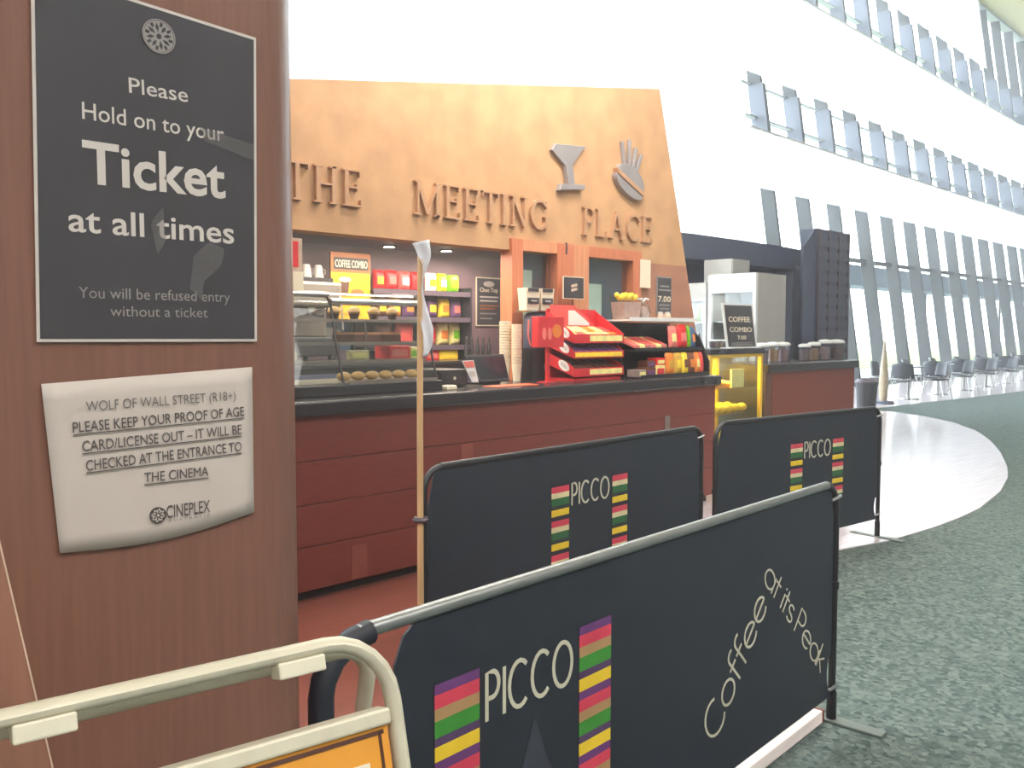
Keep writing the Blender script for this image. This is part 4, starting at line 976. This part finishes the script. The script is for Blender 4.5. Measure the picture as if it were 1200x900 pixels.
for i in range(6):
    Y = 4.33; xa = XatY(740 + i * 6.5, Y); m = [PK, CRM, m_('pack_rose', (196, 112, 104))][i % 3]
    o = MB().loft([[(-.035, 0, 0), (.035, 0, 0), (.035, .2, .07), (-.035, .2, .07)], [(-.032, 0, .03), (.032, 0, .03), (.032, .2, .1), (-.032, .2, .1)]]).build('flat_pack', m, bevel=.006)
    o.location = (xa + .03, Y - .04, CT + sz[1] + .012); tag(o, 'pale flat candy pack lying in the sloped row on the middle ledge', 'candy pack', 'flat packs in the sloped row')
    MB().loft([[(-.02, .03, .0405 + .002), (.02, .03, .0405 + .002), (.02, .16, .086 + .002), (-.02, .16, .086 + .002)], [(-.02, .03, .0445), (.02, .03, .0445), (.02, .16, .0905), (-.02, .16, .0905)]]).build('printed_patch', R2, o)
# clear tub of yellow lollies
tx = XatY(727, 4.62); zt = CT + sz[2]
tb = thing('lolly_tub', 'clear tub full of yellow wrapped lollies on the white ledge', 'tub', (tx, 4.56, zt + .0015), 0)
zh = onY(727, 347, 4.55).z - zt
lp = [(-.11, -.07), (.11, -.07), (.11, .07), (-.11, .07)]
MB().loft([[(x, y, .0) for x, y in lp], [(x * 1.25, y * 1.1, zh) for x, y in lp]], cap=False).build('tub_wall', glass('tub_clear', (.9, .88, .86), .12), tb)
MB().box(-.11, .11, -.07, .07, 0, .004).build('tub_floor', M_creamp, tb)
MB().loft([[(x * .92, y * .92, .006) for x, y in lp], [(x * 1.1, y * 1.0, zh * .75) for x, y in lp]]).build('inner_sleeve', m_('sleeve_rose', (190, 160, 150)), tb)
for i in range(16):
    o = MB().ell((0, 0, 0), .024, .02, .024, 8, 6).build('lolly', YE, smooth=True); o.location = (tx - .098 + (i % 8) * .028, 4.535 + (i // 8) * .05, zt + zh * .78 + .03 + .012 * ((i * 7) % 3)); tag(o, 'yellow wrapped lolly at the top of the clear tub', 'lolly', 'yellow lollies in the tub')
    MB().cyl((0, 0, -.02), (0, 0, -.028), .003, seg=6).build('stick', M_whitep, o)
tw = thing('cellophane_bag', 'clear gift bag tied with a white bow, right of the yellow lollies', 'gift bag', (XatY(751, 4.58), 4.56, zt + .0015))
MB().lathe((0, 0, 0), [(.001, 0), (.06, 0), (.075, .06), (.06, .12), (.016, .15)], 10).build('bag', glass('cello', (.86, .84, .84), .3), tw)
MB().lathe((0, 0, .01), [(.001, 0), (.05, 0), (.06, .05), (.04, .1), (.001, .11)], 10).build('filling', m_('fill_rose', (190, 168, 158)), tw)
for a in (0, 1.3, 2.4, 3.6, 5.0): MB().tube([(0, 0, .15), (.03 * cos(a), .03 * sin(a), .19), (.055 * cos(a), .055 * sin(a), .175)], .006, 6).build('bow_loop', M_whitep, tw, smooth=True)
for i, a in enumerate((775, 783)):
    o = MB().lathe((0, 0, 0), [(.001, 0), (.03, 0), (.03, .05), (.022, .06), (.001, .062)], 12).build('candy_jar', [m_('jar_rose', (206, 176, 160)), m_('jar_tan', (212, 184, 160))][i]); o.location = (XatY(a, 4.52), 4.53, zt + .0015); tag(o, ['small rose tinted jar on the white ledge', 'small tan jar on the white ledge, right of the rose one'][i], 'jar', 'small jars on the white ledge')
    MB().lathe((0, 0, .062), [(.001, 0), (.024, 0), (.024, .014), (.001, .015)], 12).build('lid', M_pgrey, o)

# wall sign 7.00 and cream strip
t, w, h = wall_poster('price_sign', 'tall black price sign reading 7.00 on the brown end of the kiosk wall', 'sign', 768.5, 325, 786, 368, KY, M_pblack, M_pgrey2)
put_text(MB(), '7.00', (w * .06, -.0145, h * .33), X_, Z_, NF, w * .86, h * .15, .02).build('price_text', M_creamp, t)
for z, k in ((.72, .6), (.62, .8), (.22, .74), (.12, .66)): MB().box(w * (.5 - k / 2), w * (.5 + k / 2), -.016, -.0145, h * z, h * (z + .045)).build('text_line', M_pgrey2, t)
t, w, h = wall_poster('paper_strip', 'blank cream paper strip on the wall right of the wooden door frame', 'paper', 749.5, 305, 762, 337, KY - .035, M_creamp)
# ================================================================== RIGHT-HAND COUNTER, FRIDGES, SEATING
M_amber = mat('cabinet_frame_yellow', (214, 178, 60), .4, .2, .06, 10)
CY2 = 4.95
c0, c1 = XatY(838, CY2, 450), XatY(893.5, CY2, 450)
zc = onY(893, 414, CY2).z
t = thing('hot_food_cabinet', 'glass fronted cabinet glowing yellow between the two counters', 'display cabinet', (c0 - .1, CY2, 0)); w = c1 - c0 + .1
MB().box(0, w, .02, .6, 0.006, .3).build('base', M_blk, t); MB().box(-.02, w + .02, -.02, .62, zc, zc + .06).build('top', M_ctop, t, bevel=.006)
for x in (.0, w - .04):
    for y in (0, .56): MB().box(x, x + .04, y, y + .04, .3, zc).build('corner_post', M_amber, t)
MB().box(.04, w - .04, 0, .03, zc - .035, zc).build('head_rail', M_amber, t); MB().box(0.04, w - .04, .585, .6, .3, zc).build('back_panel', m_('cab_back', (214, 186, 84), .2, 4), t)
MB().box(.04, w - .04, .012, .018, .3, zc - .035).build('glass_door', M_cglass, t)
MB().box(.0, .006, .04, .56, .3, zc).build('side_glass', M_cglass, t); MB().box(w - .006, w, .04, .56, .3, zc).build('side_glass', M_cglass, t)
shz = [.32, .62, .9]
for z in shz: MB().box(.01, w - .01, .05, .58, z - .012, z).build('shelf', M_cglass, t)
MB().box(.06, w - .06, .05, .09, zc - .03, zc - .012).build('lamp_tube', mat('lamp_warm', (255, 205, 70), .5, emit=6, var=.01), t)
l = bpy.data.lights.new('cabinet_lamp', 'AREA'); l.shape = 'RECTANGLE'; l.size = w * .8; l.size_y = .2; l.energy = 34; l.color = (1, .74, .22)
lo = bpy.data.objects.new('cabinet_lamp', l); COL.objects.link(lo); lo.location = (c0 - .1 + w / 2, CY2 + .3, zc - .04)
M_bun = m_('bun_yellow', (240, 200, 40), .2, 12, .5); M_pie = m_('pie_tan', (200, 140, 60), .2, 12, .5)
nm = [('pastry', 'yellow lit pastry on the lowest shelf of the glowing cabinet', M_bun), ('pastry', 'yellow lit pastry on the middle shelf of the glowing cabinet', M_bun), ('pie', 'tan pie on the top shelf of the glowing cabinet', M_pie)]
for k, z in enumerate(shz):
    for i in range(6 if k < 2 else 5):
        for r_ in range(2):
            n, lb, m = nm[k]; x = c0 + .06 + i * .15 + .03 * r_; y = CY2 + .16 + .2 * r_
            o = (MB().ell((0, 0, .045), .07, .06, .045, 12, 8) if k < 2 else MB().lathe((0, 0, 0), [(.001, 0), (.05, 0), (.065, .04), (.05, .06), (.001, .07)], 14)).build(n, m, smooth=True)
            o.location = (x, y, z + .002); tag(o, lb, 'pastry' if k < 2 else 'pie', ['pastries on the lowest cabinet shelf', 'pastries on the middle cabinet shelf', 'pies on the top cabinet shelf'][k])
o = MB().box(0, .26, 0, .02, 0, .2).build('price_card', m_('card_glow', (236, 226, 150))); o.location = (c0 + .42, CY2 + .055, .902); tag(o, 'pale price card standing on the top cabinet shelf', 'card')
# second counter
d0, d1 = XatY(897, CY2, 450), XatY(1001, CY2, 450)
t = thing('coffee_counter', 'shorter red-brown counter with a black top right of the glowing cabinet', 'counter', (d0, CY2, 0)); w = d1 - d0
MB().box(.0, w, .012, .7, .07, 1.04).build('carcass', M_kick, t); MB().box(.16, w, 0, .012, .07, 1.04).build('front_panel', M_cfront, t, bevel=.003); MB().box(0, .155, .0, .012, .07, 1.04).build('end_strip', M_brown, t)
MB().box(0, w - .03, .06, .7, .006, .07).build('kick_plate', M_kick, t); MB().box(.02, w + .06, -.04, .74, 1.04, 1.14).build('top', M_ctop, t, bevel=.012)
# sign on cabinet
SY2 = CY2 + .12; q = [onY(x, y, SY2) for x, y in ((853, 409), (886.5, 408), (881, 354), (847, 355.5))]
O = Vector((q[0].x, SY2, zc + .06)); hh = q[3].z - O.z; ww = q[1].x - q[0].x; sl = (q[3].x - q[0].x) / hh
t = thing('combo_sign', 'tilted black coffee combo sign on top of the glowing cabinet', 'sign', O)
def sp(pts, t0, t1, m, n, lb=None): return MB().prism([(x * ww + sl * z * hh, z * hh) for x, z in pts], (0, 0, 0), X_, Z_, NF, t0, t1).build(n, m, t, lb)
sp([(-.03, 0), (1.03, 0), (1.03, 1.01), (-.03, 1.01)], -.012, 0, M_whitep, 'frame'); sp([(.03, .03), (.97, .03), (.97, .97), (.03, .97)], 0, .002, M_pblack, 'panel')
MB().box(-.03 * ww, 1.03 * ww, -.05, .08, 0, .008).build('base', M_whitep, t)
for s, x0, x1, z, cp in (('COFFEE', .12, .86, .60, .11), ('COMBO', .12, .88, .37, .11), ('7.00', .36, .66, .2, .085)):
    put_text(MB(), s, (x0 * ww + sl * z * hh, -.002, z * hh), X_, Z_, NF, (x1 - x0) * ww, cp * hh, .02, shear=sl).build('sign_text', M_creamp, t)
for z in (.07, .11): sp([(.15, z), (.85, z), (.85, z + .018), (.15, z + .018)], .002, .0035, M_pgrey2, 'text_line')
# tubs with white lids
def tub(label, x, y, z, r, h, m, g):
    t = thing('sweets_tub', label, 'tub', (x, y, z), 0, g)
    MB().lathe((0, 0, 0), [(.001, 0), (r * .8, 0), (r, h * .82), (r * .98, h * .82), (r * .76, .006), (.001, .006)], 18).build('wall', glass('tub_plastic', (.86, .86, .88), .2), t, smooth=True)
    MB().lathe((0, 0, .008), [(.001, 0), (r * .74, 0), (r * .88, h * .6), (.001, h * .64)], 18).build('sweets', m, t, smooth=True)
    MB().lathe((0, 0, h * .82), [(.001, 0), (r * 1.06, 0), (r * 1.08, h * .1), (r * .7, h * .18), (.001, h * .2)], 18).build('lid', M_whitep, t, smooth=True)
M_sw = [m_('sweets_dark', (140, 116, 118), .3, 40), m_('sweets_tan', (188, 150, 110), .3, 40), m_('sweets_rose', (176, 146, 146), .3, 40)]
T2 = 1.14
z2 = lambda p, y, Y: onY(p, y, Y).z - T2
for i, (px, top, r, lb) in enumerate(((894, 402, .08, 'clear tub with white lid on the coffee counter, nearest the combo sign'), (906, 401, .085, 'clear tub with white lid on the coffee counter, second from the combo sign'), (918, 401, .085, 'clear tub with white lid on the coffee counter, third from the combo sign'),
        (943, 403, .075, 'clear tub with white lid just right of the gap on the coffee counter'), (954, 401, .08, 'small tan tub with white lid right of the gap'), (967, 398, .085, 'taller tub with white lid, second from the far end of the coffee counter'), (981, 398, .095, 'taller tub with white lid at the far end of the coffee counter'))):
    Y = CY2 + .3 + (.06 if i < 3 else 0)
    tub(lb, XatY(px, Y), Y, T2, r, z2(px, top, Y), M_sw[i % 3], 'tubs on the coffee counter')
for i, px in enumerate((836, 843, 850)):
    Y = CY2 + .34; tub('small silver lidded tub on the glowing cabinet, left of the combo sign', XatY(px, Y), Y, zc + .06, .055, onY(px, 398, Y).z - zc - .06, M_sw[i % 3], 'small tubs on the cabinet')
# stainless bracket shelf at counter end
bk = thing('glass_rack', 'small steel glass rack fixed to the far end of the coffee counter', 'rack', (d1 + .03, CY2 + .1, .75))
MB().box(0, .3, 0, .3, 0, .015).build('shelf', M_chrome, bk); MB().box(0, .012, 0, .3, 0, .28).build('back_plate', M_chrome, bk)
for i in range(3): MB().lathe((.09 + i * .075, .12, .0155), [(.03, 0), (.034, .16), (.03, .16), (.026, .01), (.001, .01)], 12).build('holder', M_whitep, bk)

# ------------------------------------------------------------------ fridges (doors face left)
M_fr = mat('fridge_white', (226, 228, 230), .4, 0, .03, 6); M_frs = mat('fridge_side_steel', (178, 174, 170), .4, .2, .05, 6)
M_frin = mat('fridge_interior', (196, 204, 206), .6, 0, .05, 5)
def fridge(label, x0, x1, y0, y1, H, head, body=M_frs, bottles=None):
    t = thing('drinks_fridge', label, 'fridge', (x0, y0, 0), 0, 'tall drinks fridges'); w, d = x1 - x0, y1 - y0
    MB().box(.05, w, 0, .03, .006, H).build('side_panel', body, t); MB().box(.05, w, d - .03, d, .006, H).build('side_panel', body, t)
    MB().box(w - .03, w, .03, d - .03, .006, H).build('back_panel', M_frin, t); MB().box(.05, w, .03, d - .03, .006, .25).build('base', M_fr, t)
    MB().box(.05, w, .03, d - .03, H - head, H).build('header', M_fr, t)
    f = MB(); z0, z1 = .25, H - head
    for a in ((0, .05, z0, z1), (d - .05, d, z0, z1), (.05, d - .05, z0, z0 + .05), (.05, d - .05, z1 - .05, z1)): f.box(0, .05, a[0], a[1], a[2], a[3])
    dor = f.build('door', M_fr, t)
    MB().box(.02, .026, .05, d - .05, z0 + .05, z1 - .05).build('pane', M_cglass, dor); MB().tube([(-.03, .08, 1.0), (-.03, .08, 1.5)], .012, 8).build('handle', M_chrome, dor)
    MB().box(-.005, .05, 0, d, H - head, H).build('header_sign', M_whitep, t)
    l = bpy.data.lights.new('fridge_lamp', 'AREA'); l.size = .4; l.energy = 5; l.color = (.95, 1, 1); lo = bpy.data.objects.new('fridge_lamp', l); COL.objects.link(lo); lo.location = (x0 + .2, (y0 + y1) / 2, H - head - .03)
    for i in range(4): MB().box(.08, w - .05, .04, d - .04, .5 + i * .38, .51 + i * .38).build('shelf', M_chrome, t)
    return t
fx, fy = 9.95, 5.72; n0 = onY(885, 390, fy)
fy2 = onX(829, 390, n0.x).y; Hf = onY(885, 319, fy).z
fridge('white drinks fridge with a steel side behind the combo sign', n0.x, XatY(920, fy), fy, fy2, Hf, .2)
g0 = n0.x + .02; fridge('second drinks fridge, half hidden behind the brown end of the kiosk wall', g0, g0 + .6, fy2 + .04, fy2 + .72, Hf - .1, .2)
hx = 10.86; ya, yb = onX(857, 310, hx).y, onX(800, 310, hx).y; zt = onX(857, 303, hx).z
fridge('tallest fridge with a white header, behind the other two', hx, hx + .5, ya, min(yb, 6.95), zt, .22)
for k in range(4):
    for i in range(4):
        o = MB().lathe((0, 0, 0), [(.001, 0), (.032, 0), (.032, .16), (.014, .2), (.013, .24), (.001, .242)], 12).build('drink_bottle', [m_('drink_green', (150, 180, 110)), m_('drink_pale', (206, 214, 200))][(i + k) % 2], smooth=True)
        o.location = (n0.x + .2, fy2 + .15 + i * .12, .512 + k * .38); tag(o, 'drink bottle in the fridge half hidden behind the kiosk wall', 'bottle', 'bottles in the half hidden fridge')
# dark tall rack tower
p = onY(958, 390, 6.45); x1 = XatY(994, 6.45); zt = onY(975, 270, 6.45).z
t = thing('tower_rack', 'tall dark blue slatted rack tower beside the glass facade', 'rack', (p.x, 6.45, 0)); w = x1 - p.x
MB().box(0, w, .03, .32, .006, zt).build('body', M_dark, t)
for i in range(4): MB().box(i * (w - .05) / 3, i * (w - .05) / 3 + .05, 0, .03, .006, zt).build('upright', M_soffit, t)
M_slat = mat('slat_blue', (86, 88, 106), .5, var=.1)
for c_ in range(3):
    for k in range(15): 
        x0 = c_ * (w - .05) / 3 + .06; MB().box(x0, x0 + (w - .05) / 3 - .07, .004, .03, .3 + k * (zt - .4) / 15, .3 + k * (zt - .4) / 15 + .12).build('slat', M_slat, t)
MB().prism([(0, 0), (-.42, 0), (-.42, zt - .32), (-.02, zt)], (0, .05, .006), X_, Z_, Y_, 0, .03).build('side_wing', M_dark, t)
o = carton('wall_cabinet', 'pale blue upright cabinet against the dark bulkhead wall', 'cabinet', m_('cab_blue', (132, 140, 160), .06, 4), XatY(931, 7.0), XatY(949, 7.0), 7.05, 7.4, .006, onY(940, 312, 7.0).z)
MB().box(-.02, .02, -.02, 0, 1.0, 1.3).build('handle', M_chrome, o)

# ------------------------------------------------------------------ bin, parasol, cafe seating
p = onZ(1015, 478, 0)
t = thing('litter_bin', 'dark round litter bin at the end of the coffee counter', 'bin', (p.x, p.y, .006)); zb = onP(1015, 444, p, FH).z; rb = .21
MB().lathe((0, 0, 0), [(.001, 0), (rb * .85, 0), (rb, zb * .9), (rb * .98, zb * .9), (.001, zb * .88)], 24).build('body', M_blk, t, smooth=True); MB().lathe((0, 0, zb * .9), [(rb * 1.06, -.03), (rb * 1.08, 0), (rb * .8, zb * .1), (rb * .78, zb * .08), (rb * .9, -.02)], 24).build('rim', M_soffit, t, smooth=True)
p = onZ(1035, 473, 0)
t = thing('closed_parasol', 'slim closed tan parasol standing behind the litter bin', 'parasol', (p.x, p.y, .006)); zt = onP(1033, 398, p, FH).z
MB().lathe((0, 0, .05), [(.001, zt - .05), (.02, zt - .1), (.085, zt - .75), (.1, zt - 1.0), (.07, zt - 1.35), (.001, zt - 1.36)][::-1], 14).build('canopy', m_('parasol_tan', (186, 168, 140)), t, smooth=True)
MB().cyl((0, 0, .05), (0, 0, zt), .02).build('pole', M_frame2, t); MB().lathe((0, 0, 0), [(.001, 0), (.22, 0), (.2, .05), (.001, .06)], 18).build('base', M_dark, t)

M_seat = mat('chair_shell_grey', (48, 52, 60), .35, 0, .06, 10); M_leg = M_chrome; M_ttop = mat('table_top_grey', (150, 152, 156), .25, 0, .05, 8)
CHAIR = []
def chair(label, x, y, rz):
    if not CHAIR:
        t = thing('cafe_chair', label, 'chair', (x, y, .006), rz, 'cafe chairs along the glass wall')
        def sh(u, v):
            a = (u - .5) * 2
            return Vector((a * (.22 - .02 * v), -.2 + .4 * v, .45 + .02 * a * a - .03 * (v * (1 - v) * 2)))
        MB().grid(sh, 8, 8).build('seat', M_seat, t, smooth=True).modifiers.new('s', 'SOLIDIFY').thickness = .014
        def bk(u, v):
            a = (u - .5) * 2
            return Vector((a * (.24 - .03 * v * v), .2 + .05 * v - .11 * a * a, .5 + .34 * v - .03 * a * a * v))
        MB().grid(bk, 10, 6).build('backrest', M_seat, t, smooth=True).modifiers.new('s', 'SOLIDIFY').thickness = .014
        for sx in (-1, 1):
            MB().tube([(sx * .23, -.22, 0), (sx * .18, -.16, .42)], .011, 8).build('leg', M_leg, t, smooth=True)
            MB().tube([(sx * .24, .26, 0), (sx * .18, .17, .42), (sx * .17, .2, .56)], .011, 8).build('leg', M_leg, t, smooth=True)
        MB().box(-.19, .19, -.17, .18, .415, .425).build('seat_frame', M_leg, t)
        CHAIR.append(t); return t
    c = copy_tree(CHAIR[0]); c.location = (x, y, .006); c.rotation_euler = (0, 0, rz); c['label'] = label; return c
TABLE = []
def table(label, x, y):
    if not TABLE:
        t = thing('cafe_table', label, 'table', (x, y, .006), 0, 'round cafe tables along the glass wall')
        MB().lathe((0, 0, .72), [(.001, 0), (.34, 0), (.36, .01), (.36, .025), (.001, .03)], 28).build('table_top', M_ttop, t, smooth=True)
        MB().cyl((0, 0, .02), (0, 0, .72), .035).build('column', M_chrome, t, smooth=True); MB().lathe((0, 0, 0), [(.001, 0), (.24, 0), (.22, .015), (.04, .03), (.001, .03)], 24).build('base', M_chrome, t, smooth=True)
        TABLE.append(t); return t
    c = copy_tree(TABLE[0]); c.location = (x, y, .006); c['label'] = label; return c
ordn = ['nearest the litter bin', 'second from the litter bin', 'third from the litter bin', 'fourth from the litter bin', 'fifth from the litter bin', 'sixth from the litter bin', 'at the row end']
p0 = onZ(1064, 468, 0)
for i in range(7):
    p = Vector((p0.x + 2.05 * i, p0.y + .07 * i, 0)); table('round grey cafe table by the glass wall, ' + ordn[i], p.x, p.y)
    for j, (dx, dy, rz, w_) in enumerate(((-.62, -.12, pi / 2 + .2, 'near side'), (.5, -.42, -2.3, 'front side'), (.1, .66, .1, 'window side'))):
        chair('dark shell cafe chair on the %s of the table %s' % (w_, ordn[i]), p.x + dx, p.y + dy, rz)
# ------------------------------------------------------------------ haze volume added to imitate the lens glow
hm = bpy.data.materials.new('haze'); hm.use_nodes = True; nt = hm.node_tree
nt.nodes.remove(nt.nodes['Principled BSDF'])
vs = nt.nodes.new('ShaderNodeVolumeScatter'); vs.inputs['Color'].default_value = (1, 1, 1, 1); vs.inputs['Density'].default_value = HAZE; vs.inputs['Anisotropy'].default_value = 0.6
nt.links.new(vs.outputs[0], nt.nodes['Material Output'].inputs['Volume'])
hz = MB(); hz.loft([[(x, -8.99, -0.35), (x, Yf(-.35) + .03, -.35), (x, Yf(15.2) + .03, 15.2), (x, -8.99, 15.2)] for x in (-8.99, 59.99)])
hz = hz.build('haze', hm); hz['kind'] = 'stuff'; hz['label'] = 'thin added haze imitating lens glow across the foyer'; hz['category'] = 'haze'
